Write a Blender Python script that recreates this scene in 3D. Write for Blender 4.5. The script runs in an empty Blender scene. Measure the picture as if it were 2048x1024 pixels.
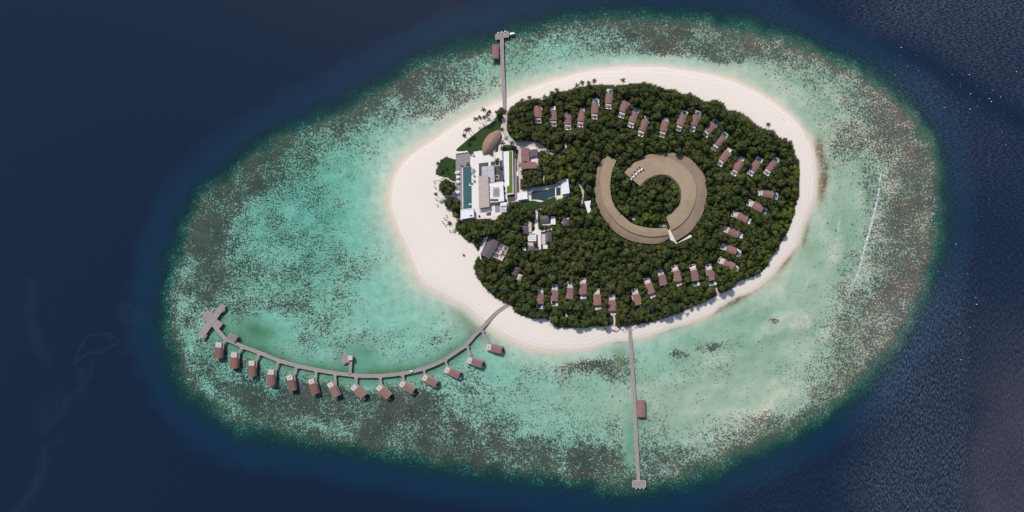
import bpy, math, random
import numpy as np
random.seed(7); rng = np.random.default_rng(7)
PI = math.pi
S = 0.5                      # metres per pixel of the 2048 px wide photograph at sea level
NX, NY, H = 1225.0, 600.0, 620.0   # point straight under the camera (px), flying height (m)
def world(px, py): return ((px - 1024) * S, (512 - py) * S)
def P(px, py, h=0.0):
    nx, ny = world(NX, NY); x, y = world(px, py); k = (H - h) / H
    return (nx + (x - nx) * k, ny + (y - ny) * k)
scene = bpy.context.scene
col = scene.collection

# ------------------------------------------------------------------ materials
def new_mat(name):
    m = bpy.data.materials.new(name); m.use_nodes = True
    nt = m.node_tree; nt.nodes.clear()
    out = nt.nodes.new('ShaderNodeOutputMaterial')
    return m, nt, out
def N(nt, typ, **kw):
    n = nt.nodes.new(typ)
    for k, v in kw.items(): setattr(n, k, v)
    return n
def mathn(nt, op, a, b=None, c=None, clamp=False):
    n = nt.nodes.new('ShaderNodeMath'); n.operation = op; n.use_clamp = clamp
    for i, v in enumerate((a, b, c)):
        if v is None: continue
        if isinstance(v, (int, float)): n.inputs[i].default_value = v
        else: nt.links.new(v, n.inputs[i])
    return n.outputs[0]
def mixc(nt, fac, a, b):
    n = nt.nodes.new('ShaderNodeMix'); n.data_type = 'RGBA'
    for sock, v in ((n.inputs[0], fac), (n.inputs[6], a), (n.inputs[7], b)):
        if isinstance(v, (int, float)): sock.default_value = v
        elif isinstance(v, tuple): sock.default_value = (*v, 1)
        else: nt.links.new(v, sock)
    return n.outputs[2]
def attr(nt, name):
    n = nt.nodes.new('ShaderNodeAttribute'); n.attribute_name = name
    return n.outputs['Fac']
def noise(nt, scale, detail=3.0, rough=0.55, vec=None, dist=0.0):
    n = nt.nodes.new('ShaderNodeTexNoise'); n.inputs['Scale'].default_value = scale
    n.inputs['Detail'].default_value = detail; n.inputs['Roughness'].default_value = rough
    n.inputs['Distortion'].default_value = dist
    if vec is None: vec = nt.nodes.new('ShaderNodeNewGeometry').outputs['Position']
    nt.links.new(vec, n.inputs['Vector'])
    return n.outputs['Fac']
def simple(name, c1, c2=None, scale=0.6, rough=0.8, detail=4, stripes=None, c3=None, vary=0.0, seams=False):
    m, nt, out = new_mat(name)
    b = N(nt, 'ShaderNodeBsdfPrincipled'); b.inputs['Roughness'].default_value = rough
    b.inputs['Specular IOR Level'].default_value = 0.25
    c2 = c2 or tuple(x * 0.78 for x in c1)
    f = mathn(nt, 'MULTIPLY_ADD', noise(nt, scale, detail, .65), 2.2, -0.6, clamp=True)
    cc = mixc(nt, f, c1, c2)
    if stripes:
        tc = N(nt, 'ShaderNodeTexCoord'); w = N(nt, 'ShaderNodeTexWave')
        w.bands_direction = stripes[0]; w.inputs['Scale'].default_value = stripes[1]
        w.inputs['Distortion'].default_value = 0.4; w.inputs['Detail'].default_value = 2
        nt.links.new(tc.outputs['Object'], w.inputs['Vector'])
        cc = mixc(nt, mathn(nt, 'MULTIPLY', w.outputs['Fac'], stripes[2]), cc, tuple(x * 0.5 for x in c1))
    if c3:
        g = mathn(nt, 'MULTIPLY_ADD', noise(nt, 0.25, 5, .7), 6, -3.4, clamp=True)
        cc = mixc(nt, mathn(nt, 'MULTIPLY', g, .6), cc, c3)
    if vary:
        oi = N(nt,'ShaderNodeObjectInfo'); cc = mixc(nt, mathn(nt,'MULTIPLY',oi.outputs['Random'],vary), cc, tuple(x*y for x,y in zip(c2,(.8,.95,1.05))))
        g = mathn(nt,'MULTIPLY_ADD',noise(nt,.45,6,.75),7,-3.9,clamp=True); cc = mixc(nt, mathn(nt,'MULTIPLY',g,.4), cc, (.30,.22,.18))
    if seams:
        a = mathn(nt,'PINGPONG',attr(nt,'arc'),2.6); l = mathn(nt,'MULTIPLY_ADD',a,-4,1,clamp=True)
        r2 = mathn(nt,'PINGPONG',attr(nt,'rad'),.5); l2 = mathn(nt,'MULTIPLY_ADD',r2,-4,.6,clamp=True)
        cc = mixc(nt, mathn(nt,'MULTIPLY',mathn(nt,'MAXIMUM',l,l2),.12), cc, tuple(x*.45 for x in c1))
        g = mathn(nt,'MULTIPLY_ADD',noise(nt,.05,6,.7),5,-2.2,clamp=True); cc = mixc(nt, mathn(nt,'MULTIPLY',g,.4), cc, tuple(x*1.25 for x in c1))
    nt.links.new(cc, b.inputs['Base Color']); nt.links.new(b.outputs[0], out.inputs[0])
    return m
M = {
 'roof': simple('terracotta_shingles', (.31,.155,.13), (.245,.12,.102), .9, .85, 5, ('Y', .9, .35), vary=.7),
 'roof_brown': simple('brown_shingles', (.255,.112,.082), (.19,.082,.06), .9, .85, 5, ('Y', .9, .35), vary=.7),
 'slate': simple('slate_roofing', (.15,.12,.125), (.10,.08,.085), .8, .7, 5, ('Y', .8, .3)),
 'white': simple('white_render', (.80,.78,.76), (.62,.59,.57), .5, .7, 6),
 'cream': simple('cream_plaster', (.62,.52,.46), (.45,.37,.33), .8, .8, 6),
 'wall': simple('wall_plaster', (.40,.34,.30), (.28,.23,.2), .8, .85),
 'dark': simple('dark_opening', (.02,.018,.017), (.01,.01,.01), 1, .5),
 'wood_grey': simple('weathered_timber', (.37,.30,.29), (.20,.16,.155), .7, .85, 5, ('Y', 1.6, .3)),
 'wood_edge': simple('pale_timber_edge', (.52,.44,.42), (.36,.30,.29), 1.2, .85),
 'post': simple('timber_post', (.12,.095,.085), (.07,.055,.05), 2, .9),
 'paving': simple('white_paving', (.78,.72,.66), (.66,.60,.54), .35, .75, 6),
 'sandpath': simple('coral_sand_path', (.62,.53,.46), (.42,.35,.30), .5, .95, 6),
 'beige': simple('beige_roofing', (.50,.405,.345), (.38,.30,.255), .35, .85, 6, ('Y', .5, .12)),
 'greyroof': simple('grey_roof_panel', (.46,.45,.47), (.38,.37,.39), .3, .6, 4),
 'gravel': simple('dark_gravel', (.11,.105,.11), (.055,.052,.056), .9, .9, 8),
 'pool': simple('pool_water', (.05,.135,.13), (.038,.10,.10), .3, .08, 3),
 'darkpool': simple('dark_pool_water', (.045,.07,.078), (.02,.035,.042), .3, .08, 6),
 'lawn': simple('mown_grass', (.034,.064,.014), (.020,.040,.010), .35, .95, 8),
 'brightgrass': simple('bright_grass', (.13,.17,.02), (.08,.12,.012), .8, .95, 6),
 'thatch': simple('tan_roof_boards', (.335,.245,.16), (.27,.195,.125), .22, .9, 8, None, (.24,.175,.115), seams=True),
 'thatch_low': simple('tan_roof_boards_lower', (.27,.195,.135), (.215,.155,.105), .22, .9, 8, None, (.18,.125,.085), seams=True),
 'trunk': simple('bark', (.16,.12,.09), (.09,.07,.05), 2, .95),
 'boat': simple('white_gelcoat', (.82,.82,.82), (.7,.7,.72), .5, .3),
 'rock': simple('coral_rock', (.30,.25,.22), (.12,.095,.085), 1.5, .95, 6),
 'foam_and_glints': simple('foam_and_glints', (.9,.92,.9), (.8,.84,.82), 1, .9),  # real surf foam, and the white of the modelled sea glints
 'canvas': simple('grey_canvas', (.42,.38,.37), (.3,.27,.26), 1, .9),
}
def foliage(name, a, b, c, f2=0.16):
    m, nt, out = new_mat(name)
    bs = N(nt, 'ShaderNodeBsdfPrincipled'); bs.inputs['Roughness'].default_value = .75
    bs.inputs['Specular IOR Level'].default_value = .15
    n1 = mathn(nt, 'MULTIPLY_ADD', noise(nt, f2, 2, .6), 4.5, -1.75, clamp=True)
    n2 = mathn(nt, 'MULTIPLY_ADD', noise(nt, .9, 3, .7), 3.0, -1.0, clamp=True)
    n3 = mathn(nt, 'MULTIPLY_ADD', noise(nt, .028, 2, .5), 5.0, -2.6, clamp=True)
    cc = mixc(nt, n1, a, b); cc = mixc(nt, mathn(nt, 'MULTIPLY', n2, .55), cc, tuple(x * .5 for x in a))
    cc = mixc(nt, mathn(nt, 'MULTIPLY', n3, .5), cc, c)
    oi = N(nt,'ShaderNodeObjectInfo')
    cc = mixc(nt, mathn(nt,'MULTIPLY',mathn(nt,'FRACT',mathn(nt,'ADD',oi.outputs['Random'],attr(nt,'shade'))),.45), cc, tuple(x*.8 for x in a))
    g = attr(nt, 'tint')
    cc = mixc(nt, g, cc, (.125,.155,.020))
    nt.links.new(cc, bs.inputs['Base Color'])
    tr = N(nt, 'ShaderNodeBsdfTranslucent'); nt.links.new(cc, tr.inputs['Color'])
    mx = N(nt, 'ShaderNodeMixShader'); mx.inputs[0].default_value = .15
    nt.links.new(bs.outputs[0], mx.inputs[1]); nt.links.new(tr.outputs[0], mx.inputs[2])
    nt.links.new(mx.outputs[0], out.inputs[0])
    return m
M['leaf'] = foliage('broadleaf_foliage', (.044,.062,.021), (.115,.138,.027), (.085,.088,.033))
M['leaf_bright'] = foliage('bright_broadleaf_foliage', (.055,.085,.014), (.13,.155,.02), (.09,.11,.02))
M['leaf_olive'] = foliage('olive_foliage', (.06,.06,.02), (.12,.11,.025), (.15,.13,.03))
M['palm'] = foliage('palm_fronds', (.045,.05,.018), (.11,.10,.03), (.10,.085,.03), .4)
M['palm_yellow'] = foliage('yellow_palm_fronds', (.12,.11,.02), (.22,.19,.03), (.16,.14,.03), .4)

# ------------------------------------------------------------------ helpers
def tag(o, label=None, cat=None, group=None, kind=None):
    if label: o['label'] = label
    if cat: o['category'] = cat
    if group: o['group'] = group
    if kind: o['kind'] = kind
    return o
class MB:
    def __init__(s): s.v = []; s.f = []
    def box(s, x, y, z, sx, sy, sz, rot=0.0, taper=1.0):
        """box centred at x,y with its bottom at z"""
        c, n = math.cos(rot), math.sin(rot); b = len(s.v)
        for k, zz in ((1.0, z), (taper, z + sz)):
            for dx, dy in ((-1,-1),(1,-1),(1,1),(-1,1)):
                lx, ly = dx*sx/2*k, dy*sy/2*k
                s.v.append((x + lx*c - ly*n, y + lx*n + ly*c, zz))
        for f in ((0,3,2,1),(4,5,6,7),(0,1,5,4),(1,2,6,5),(2,3,7,6),(3,0,4,7)): s.f.append(tuple(b+i for i in f))
        return s
    def prism(s, pts, z0, z1):
        b = len(s.v); n = len(pts)
        a = sum(pts[i][0]*pts[(i+1)%n][1]-pts[(i+1)%n][0]*pts[i][1] for i in range(n))
        if a < 0: pts = pts[::-1]
        s.v += [(p[0],p[1],z0) for p in pts] + [(p[0],p[1],z1) for p in pts]
        s.f.append(tuple(b+n-1-i for i in range(n))); s.f.append(tuple(b+n+i for i in range(n)))
        for i in range(n): j=(i+1)%n; s.f.append((b+i,b+j,b+n+j,b+n+i))
        return s
    def gable(s, x, y, z, sx, sy, rise, over=0.0, th=0.22, hip=0.0, asym=0.0):
        """pitched roof, ridge along y"""
        b = len(s.v); hx, hy = sx/2+over, sy/2+over; r = asym
        for zz in (z, z+th):
            s.v += [(x-hx,y-hy,zz),(x+hx,y-hy,zz),(x+hx,y+hy,zz),(x-hx,y+hy,zz),(x+r,y-hy+hip,zz+rise),(x+r,y+hy-hip,zz+rise)]
        T = 6
        for f in ((T+0,T+4,T+5,T+3),(T+1,T+2,T+5,T+4),(T+0,T+1,T+4),(T+2,T+3,T+5),
                  (0,3,5,4),(1,4,5,2),(0,4,1),(2,5,3),(0,1,T+1,T+0),(1,2,T+2,T+1),(2,3,T+3,T+2),(3,0,T+0,T+3)):
            s.f.append(tuple(b+i for i in f))
        return s
    def cyl(s, x, y, z0, z1, r, n=8, r1=None):
        r1 = r if r1 is None else r1; b = len(s.v)
        for rr, zz in ((r,z0),(r1,z1)):
            for i in range(n): s.v.append((x+rr*math.cos(2*PI*i/n), y+rr*math.sin(2*PI*i/n), zz))
        s.f.append(tuple(b+n-1-i for i in range(n))); s.f.append(tuple(b+n+i for i in range(n)))
        for i in range(n): j=(i+1)%n; s.f.append((b+i,b+j,b+n+j,b+n+i))
        return s
    def tube(s, pts, radii, n=6):
        b = len(s.v)
        for k,(p,r) in enumerate(zip(pts, radii)):
            for i in range(n): s.v.append((p[0]+r*math.cos(2*PI*i/n), p[1]+r*math.sin(2*PI*i/n), p[2]))
        for k in range(len(pts)-1):
            for i in range(n):
                j=(i+1)%n; s.f.append((b+k*n+i,b+k*n+j,b+(k+1)*n+j,b+(k+1)*n+i))
        s.f.append(tuple(b+(len(pts)-1)*n+i for i in range(n)))
        return s
    def sweep(s, pts, w, z0, z1, off=0.0):
        """plank strip along a 2-d polyline"""
        b = len(s.v); n = len(pts)
        for i in range(n):
            a = pts[max(i-1,0)]; c = pts[min(i+1,n-1)]
            dx, dy = c[0]-a[0], c[1]-a[1]; L = math.hypot(dx,dy) or 1; nx, ny = -dy/L, dx/L
            for o, z in ((-w/2,z0),(w/2,z0),(w/2,z1),(-w/2,z1)):
                s.v.append((pts[i][0]+nx*(o+off), pts[i][1]+ny*(o+off), z))
        for i in range(n-1):
            q = b+4*i
            for k in range(4): l=(k+1)%4; s.f.append((q+k,q+4+k,q+4+l,q+l))
        s.f.append((b,b+1,b+2,b+3)); q=b+4*(n-1); s.f.append((q+3,q+2,q+1,q))
        return s
    def build(s, name, mat, parent=None, smooth=False):
        me = bpy.data.meshes.new(name); me.from_pydata(s.v, [], s.f); me.validate(); me.update()
        me.materials.append(mat)
        if smooth: me.polygons.foreach_set('use_smooth', [True]*len(me.polygons))
        o = bpy.data.objects.new(name, me); col.objects.link(o); o.parent = parent
        return o
def empty(name, loc, rz=0.0, **kw):
    o = bpy.data.objects.new(name, None); col.objects.link(o); o.location = loc; o.rotation_euler = (0,0,rz)
    return tag(o, **kw)
def copy_thing(root):
    r = root.copy(); col.objects.link(r)
    for c in root.children:
        d = c.copy(); col.objects.link(d); d.parent = r
        for g in c.children:
            e = g.copy(); col.objects.link(e); e.parent = d
    return r
def remove_tree(root):
    for c in list(root.children_recursive): bpy.data.objects.remove(c)
    bpy.data.objects.remove(root)
def smoothline(pts, closed=False, sub=6):
    pts = [np.array(p, float) for p in pts]; n = len(pts); out = []
    rngi = range(n if closed else n-1)
    for i in rngi:
        if closed: a,b,c,d = pts[(i-1)%n],pts[i],pts[(i+1)%n],pts[(i+2)%n]
        else: a,b,c,d = pts[max(i-1,0)],pts[i],pts[i+1],pts[min(i+2,n-1)]
        for k in range(sub):
            t = k/sub
            out.append(tuple(.5*((2*b)+(c-a)*t+(2*a-5*b+4*c-d)*t*t+(-a+3*b-3*c+d)*t**3)))
    if not closed: out.append(tuple(pts[-1]))
    return out
def resample(pts, n):
    p = np.array(pts, float); d = np.r_[0, np.cumsum(np.hypot(*np.diff(p, axis=0).T))]
    t = np.linspace(0, d[-1], n); return np.c_[np.interp(t,d,p[:,0]), np.interp(t,d,p[:,1])]
def inside(poly, X, Y):
    p = np.array(poly); r = np.zeros(X.shape, bool); n = len(p); j = n-1
    for i in range(n):
        xi, yi = p[i]; xj, yj = p[j]
        if yi != yj:
            r ^= ((yi > Y) != (yj > Y)) & (X < (xj-xi)*(Y-yi)/(yj-yi)+xi)
        j = i
    return r
def dist_line(poly, X, Y, closed=True):
    p = np.array(poly, float); d = np.full(X.shape, 1e9)
    q = np.roll(p, -1, axis=0) if closed else p[1:]; p0 = p if closed else p[:-1]
    for (ax,ay),(bx,by) in zip(p0, q):
        L = (bx-ax)**2+(by-ay)**2
        if L == 0: continue
        t = np.clip(((X-ax)*(bx-ax)+(Y-ay)*(by-ay))/L, 0, 1)
        d = np.minimum(d, (X-ax-t*(bx-ax))**2+(Y-ay-t*(by-ay))**2)
    return np.sqrt(d)
def vnoise(X, Y, scale, seed=0, octaves=4):
    """value noise on px coordinates, 0..1"""
    r = np.random.default_rng(seed); tot = np.zeros(X.shape); amp = 1; s = 0
    for o in range(octaves):
        g = r.random((256,256)); sc = scale/2**o
        u = (X/sc)%256; v = (Y/sc)%256; i = u.astype(int); j = v.astype(int); fu=u-i; fv=v-j
        i%=256; j%=256
        fu=fu*fu*(3-2*fu); fv=fv*fv*(3-2*fv); i1=(i+1)%256; j1=(j+1)%256
        tot += amp*((g[j,i]*(1-fu)+g[j,i1]*fu)*(1-fv)+(g[j1,i]*(1-fu)+g[j1,i1]*fu)*fv); s += amp; amp *= .5
    return tot/s
def smoothstep(a, b, x):
    t = np.clip((x-a)/(b-a), 0, 1); return t*t*(3-2*t)

# ------------------------------------------------------------------ outlines (photo px)
shore = smoothline([(782,385),(790,352),(805,326),(827,306),(852,288),(880,270),(905,252),(932,236),(960,221),(985,208),(1006,200),(1026,190),(1046,181),(1071,172),(1110,159),(1160,145),(1200,139),(1250,134),(1300,133),(1350,137),(1400,145),(1450,156),(1500,177),(1540,200),(1575,226),(1600,252),(1617,282),(1627,310),(1631,345),(1629,380),(1621,410),(1601,458),(1588,494),(1566,521),(1539,553),(1500,582),(1472,592),(1439,612),(1422,627),(1389,640),(1340,656),(1298,670),(1265,677),(1230,681),(1200,689),(1170,696),(1130,699),(1095,698),(1060,692),(1030,681),(1005,668),(985,655),(965,640),(945,622),(920,605),(895,592),(870,580),(850,565),(835,545),(825,520),(812,490),(800,465),(788,435),(781,410)], True, 4)
reef = smoothline([(330,600),(335,560),(345,520),(358,470),(372,430),(395,393),(430,358),(470,325),(510,292),(560,262),(610,235),(660,212),(700,193),(740,170),(790,145),(840,115),(900,92),(960,76),(1000,63),(1050,48),(1120,38),(1200,32),(1280,30),(1360,34),(1430,42),(1500,55),(1570,72),(1640,100),(1700,130),(1740,155),(1780,180),(1820,215),(1850,255),(1868,300),(1878,350),(1880,400),(1878,450),(1870,500),(1858,560),(1838,610),(1812,660),(1778,710),(1740,750),(1690,795),(1640,832),(1570,872),(1500,905),(1440,932),(1380,955),(1320,972),(1260,982),(1200,980),(1130,968),(1050,955),(980,945),(900,935),(830,922),(760,910),(690,898),(620,885),(550,873),(480,860),(430,835),(390,800),(360,760),(340,710),(330,660)], True, 3)
forest = [(1012,262),(1010,235),(1022,215),(1036,205),(1058,200),(1075,197),(1088,200),(1106,184),(1125,184),(1150,176),(1180,170),(1210,170),(1232,172),(1255,169),(1290,165),(1310,170),(1330,178),(1350,180),(1368,190),(1380,186),(1395,196),(1412,205),(1430,199),(1448,208),(1455,222),(1478,223),(1500,238),(1515,252),(1530,258),(1548,262),(1556,274),(1575,282),(1587,292),(1590,310),(1598,322),(1600,345),(1597,372),(1600,390),(1592,405),(1588,425),(1584,440),(1576,462),(1562,485),(1556,500),(1540,514),(1534,532),(1520,548),(1500,555),(1478,563),(1458,580),(1440,587),(1425,596),(1400,607),(1380,615),(1362,625),(1340,632),(1318,640),(1296,646),(1270,650),(1250,652),(1236,655),(1226,648),(1210,654),(1185,653),(1165,657),(1140,655),(1118,655),(1103,648),(1092,636),(1070,638),(1050,634),(1030,625),(1022,610),(1000,601),(978,585),(966,570),(952,552),(948,535),(953,517),(962,510),(956,500),(944,486),(930,478),(918,468),(910,455),(914,442),(952,438),(975,436),(990,440),(1000,430),(1014,420),(1018,405),(1040,404),(1065,406),(1090,408),(1120,398),(1140,392),(1140,362),(1122,360),(1105,372),(1060,380),(1042,380),(1040,350),(1042,340),(1075,338),(1078,305),(1084,298),(1070,284),(1050,282),(1030,284),(1020,272)]
groves = [[(873,340),(882,322),(892,314),(904,318),(912,320),(912,338),(905,352),(893,355),(880,352),(872,348)],
          [(881,360),(890,355),(911,364),(912,382),(903,390),(890,394),(878,380)],
          [(888,402),(900,394),(920,396),(926,404),(924,420),(920,438),(908,434),(904,420),(894,418)],
          [(934,296),(940,284),(947,290),(949,306),(942,314),(936,308)],
          [(1001,294),(1012,290),(1033,291),(1034,300),(1020,302),(1001,302)],
          [(1028,300),(1036,300),(1037,340),(1031,345)],
          [(1042,350),(1060,356),(1078,352),(1078,366),(1060,376),(1044,376)],
          [(1000,214),(1008,216),(1006,236),(996,246),(990,240)]]
coral_rows = [  # one digit per 64 px cell, rows of 32: how much of the bottom is coral
 "77777777777777777777777777777777",
 "77777777777776655456778877777777",
 "77777777777786543100000045688777",
 "77777777778756521000000003588777",
 "77777777865310000000000012677777",
 "77777788753100000000000001358877",
 "77777785443100000000000001258877",
 "77777685444200000000000001268877",
 "77777575555310000000000001478777",
 "77777565555310000000000112677777",
 "77777443244434200000112113677777",
 "77777566433134423345244134677777",
 "77777757789897543322211126776777",
 "77777755666877764445435677777777",
 "77777777766667777776666677777777",
 "77777777777777777777777777777777"]
grid_c = np.array([[int(c) for c in r] for r in coral_rows], float)/9
def grid_sample(g, X, Y):
    u = np.clip((X-32)/64, 0, 30.999); v = np.clip((Y-32)/64, 0, 14.999)
    i = u.astype(int); j = v.astype(int); fu=u-i; fv=v-j
    fu=fu*fu*(3-2*fu); fv=fv*fv*(3-2*fv)
    return (g[j,i]*(1-fu)+g[j,i+1]*fu)*(1-fv)+(g[j+1,i]*(1-fu)+g[j+1,i+1]*fu)*fv
def blob(X, Y, x, y, rx, ry, a=0.0):
    a = math.radians(a); dx, dy = X-x, Y-y
    u = (dx*math.cos(a)+dy*math.sin(a))/rx; v = (-dx*math.sin(a)+dy*math.cos(a))/ry
    return np.exp(-(u*u+v*v)*1.2)

# ------------------------------------------------------------------ ground and water
xs = np.r_[-9000,-4000,-1800,-900,-650,np.linspace(-540,540,721),650,900,1800,4000,9000]
ys = np.r_[-9000,-4000,-1800,-900,-420,np.linspace(-290,290,388),420,900,1800,4000,9000]
XX, YY = np.meshgrid(xs, ys); PX = XX/S+1024; PY = 512-YY/S
warp1 = (vnoise(PX,PY,22,1)-.5)*7; wide = (vnoise(PX,PY,70,2)-.5)
near = (np.abs(XX) < 600) & (np.abs(YY) < 300)
isl = inside(shore, PX, PY)
ds = dist_line(shore, PX, PY); ds = np.where(isl, -ds, ds)+warp1*.35
inr = inside(reef, PX, PY)
dr = dist_line(reef, PX, PY); dr = np.where(inr, dr, -dr)
dr = dr+(vnoise(PX,PY,30,3,5)-.5)*24+wide*16+3-7*smoothstep(420,200,PY)*smoothstep(1250,1000,PX)
east = smoothstep(1150, 1600, PX)
cov = grid_sample(grid_c, PX+wide*50, PY+(vnoise(PX,PY,60,5)-.5)*46)
cov = np.minimum(cov,.84)*(.92+.10*(1-east))
cov = cov+(vnoise(PX,PY,34,6,4)-.5)*.55*smoothstep(.03,.3,cov)*(1-.4*east)
# clean sand / seagrass belts along the walkway, jetty trench, near-shore weed
walk_px = smoothline([(1017.4,608.5),(997,621.8),(980.5,637),(964,655.6),(947.7,672),(931.3,690.5),(914.9,701.8),(890.3,718.2),(867.7,729.5),(845,737.7),(822.6,743.5),(800,747.5),(770,751),(732,752.3),(703.7,750),(670,746),(635,740),(600,733),(557.7,721),(520.6,706),(489,694.5),(469.8,685.7),(452,678),(442.5,668),(430.8,655.4),(424,646)], False, 4)
dw = dist_line(walk_px, PX, PY, False)
grass = np.exp(-(dw/20)**2)*.85+blob(PX,PY,510,658,50,24,15)*.9+blob(PX,PY,720,705,40,26)*.6+blob(PX,PY,930,630,24,34,-25)*.8+blob(PX,PY,975,665,18,26,-20)*.5
grass += blob(PX,PY,1242,710,16,40,0)*.55+blob(PX,PY,1262,900,18,60,0)*.5+blob(PX,PY,1040,110,32,46,0)*.35
grass = grass*(.55+.8*vnoise(PX,PY,24,8))
clean = np.clip(np.exp(-(dw/15)**2)+blob(PX,PY,510,662,38,18,15)+blob(PX,PY,720,710,22,18)+blob(PX,PY,1262,880,14,70),0,1)
cov = cov*(1-.85*clean)
cov += .5*blob(PX,PY,1175,728,58,22,-6)*(.4+vnoise(PX,PY,12,9))+.6*blob(PX,PY,1355,707,20,11,0)+.55*blob(PX,PY,1430,692,50,10,-10)*vnoise(PX,PY,10,4)*1.6
cov += .7*blob(PX,PY,1549,640,12,9)
cov = np.maximum(cov, (1-smoothstep(14,62,dr))*(.60+.42*vnoise(PX,PY,30,31)))
cov = np.clip(cov, 0, .93)*smoothstep(8, 34, ds)
grass = grass*smoothstep(6,26,ds)
khaki = .2+.75*east+.55*blob(PX,PY,1250,800,200,80,0)+.4*blob(PX,PY,1420,790,160,40,-15)+.5*blob(PX,PY,1000,200,90,50,-20)
khaki += .3*blob(PX,PY,720,230,150,50,-30)
ang = np.arctan2(PY-490, (PX-1180)*.72)
streak = vnoise(dr*1.0+500, (ang+4)*180, 26, 41, 4)
khaki = np.clip((khaki+(streak-.5)*1.3*(.35+.65*east))*(.7+.6*vnoise(PX,PY,50,11)),0,1)
brown = 1.6*blob(PX,PY,1641,305,9,34,-8)+1.7*blob(PX,PY,1647,365,9,40,8)+.8*blob(PX,PY,1575,520,7,38,38)+1.5*blob(PX,PY,1470,600,50,8,-27)+.9*blob(PX,PY,1612,470,5,30,15)
brown += .8*blob(PX,PY,1410,632,40,5,-20)+.7*blob(PX,PY,1330,662,50,4,-15)+.8*blob(PX,PY,1235,684,22,4,0)+.6*blob(PX,PY,925,252,24,2.5,-32)+.8*blob(PX,PY,985,211,22,3,-30)+.6*blob(PX,PY,1010,198,28,3,-30)
brown = np.clip(brown*(.35+1.1*vnoise(PX,PY,9,12)),0,1)*smoothstep(1,7,ds)
# depths
beachw = np.interp(PX, [780,1000,1300,1600,1700], [48,34,17,15,16])+wide*14
flat = 1.5-.72*east-.4*blob(PX,PY,1280,800,230,70,0)+(streak-.5)*.9*(.3+.7*east)+.55*blob(PX,PY,620,420,190,160,-30)+.3*blob(PX,PY,470,770,120,120)
lag = flat*(1-np.exp(-(np.clip(ds,0,None)/beachw)**1.25))
lag = lag-.85*cov*smoothstep(-12,20,dr)*(.6+.4*(1-east))
lag = np.clip(lag, .02, None)+.25*(vnoise(PX,PY,16,14)-.5)*smoothstep(10,40,ds)
edgew = 26+10*wide
slope = np.where(dr > 0, 1.1*(1-smoothstep(0, 1, dr/edgew)), 1.1+np.clip(-dr,0,220)*.085+np.clip(-dr,0,220)**2*.0028)
depth = np.clip(lag,0.02,None)+slope
landz = 1.5*(1-np.exp(-np.clip(-ds,0,None)/16))
Z = np.where(ds < 0, landz, -depth)
Z = np.clip(Z, -45, 3)
depth_attr = np.where(ds < 0, 0, depth)
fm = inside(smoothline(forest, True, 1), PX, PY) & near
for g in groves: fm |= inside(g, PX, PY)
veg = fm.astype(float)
# wind ruffled patches, also the mask for painted glints, on the open water in the right half of the sea
wind_and_glint = smoothstep(1500,1980,PX)*smoothstep(500,40,PY)+smoothstep(1650,1800,PX)*smoothstep(430,720,PY)*1.1
wind_and_glint += .25*smoothstep(1650,1850,PX)+.3*smoothstep(1300,1700,PX)*smoothstep(130,20,PY)+.3*smoothstep(1350,1600,PX)*smoothstep(860,980,PY)
lane = dist_line(smoothline([(1600,10),(1720,75),(1860,130),(1960,190),(2060,250)],False,4), PX, PY, False)
wind_and_glint *= 1-.8*np.exp(-(lane/30)**2)
wind_and_glint = wind_and_glint*(1-.55*smoothstep(1915,1945,PX+wide*30)*smoothstep(400,700,PY))
wind_and_glint = np.clip(wind_and_glint*(.45+1.0*vnoise(PX,PY,120,15,5)),0,1.3)
wind_and_glint *= smoothstep(-400,60,-dr+60)
sl = np.zeros(PX.shape)
for line, w_, a_ in (([(62,565),(62,640),(75,690),(95,720)],14,.5),([(235,615),(245,640),(270,640),(275,620),(240,610)],8,.5),([(150,730),(160,700),(178,675),(215,670),(235,685),(200,703),(165,715),(150,728)],2.5,.8),([(235,705),(280,710),(310,712)],2.5,.4),([(165,745),(165,770),(140,795),(120,830),(90,860)],9,.5),([(190,720),(175,760),(150,800)],5,.4),([(90,900),(85,940),(50,1000),(30,1030)],10,.6),([(120,790),(80,840)],18,.3),([(115,885),(125,870)],5,.4)):
    d_ = dist_line(smoothline(line,False,4), PX+(vnoise(PX,PY,18,21)-.5)*16, PY+(vnoise(PX,PY,18,22)-.5)*16, False)
    sl = np.maximum(sl, a_*np.exp(-(d_/w_)**2))
sl *= (.5+.9*vnoise(PX,PY,14,23))
brn = smoothstep(1905,1985,PX+wide*60)*smoothstep(560,900,PY)*(.45+.7*vnoise(PX,PY,60,24))
def sheet(name, Zv, mat, attrs):
    ny, nx = XX.shape
    me = bpy.data.meshes.new(name)
    co = np.stack([XX, YY, Zv], -1).reshape(-1,3).astype(np.float32)
    i = np.arange((ny-1)*(nx-1)); r = i//(nx-1); c = i%(nx-1); a = r*nx+c
    q = np.stack([a, a+1, a+nx+1, a+nx], -1).astype(np.int32).ravel()
    me.vertices.add(len(co)); me.vertices.foreach_set('co', co.ravel())
    nf = len(i); me.loops.add(nf*4); me.loops.foreach_set('vertex_index', q)
    me.polygons.add(nf); me.polygons.foreach_set('loop_start', np.arange(nf, dtype=np.int32)*4)
    me.polygons.foreach_set('use_smooth', np.ones(nf, bool))
    me.update(); me.validate()
    for k, v in attrs.items():
        at = me.attributes.new(k, 'FLOAT', 'POINT'); at.data.foreach_set('value', v.astype(np.float32).ravel())
    me.materials.append(mat)
    o = bpy.data.objects.new(name, me); col.objects.link(o); o['kind'] = 'structure'
    return o
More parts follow.
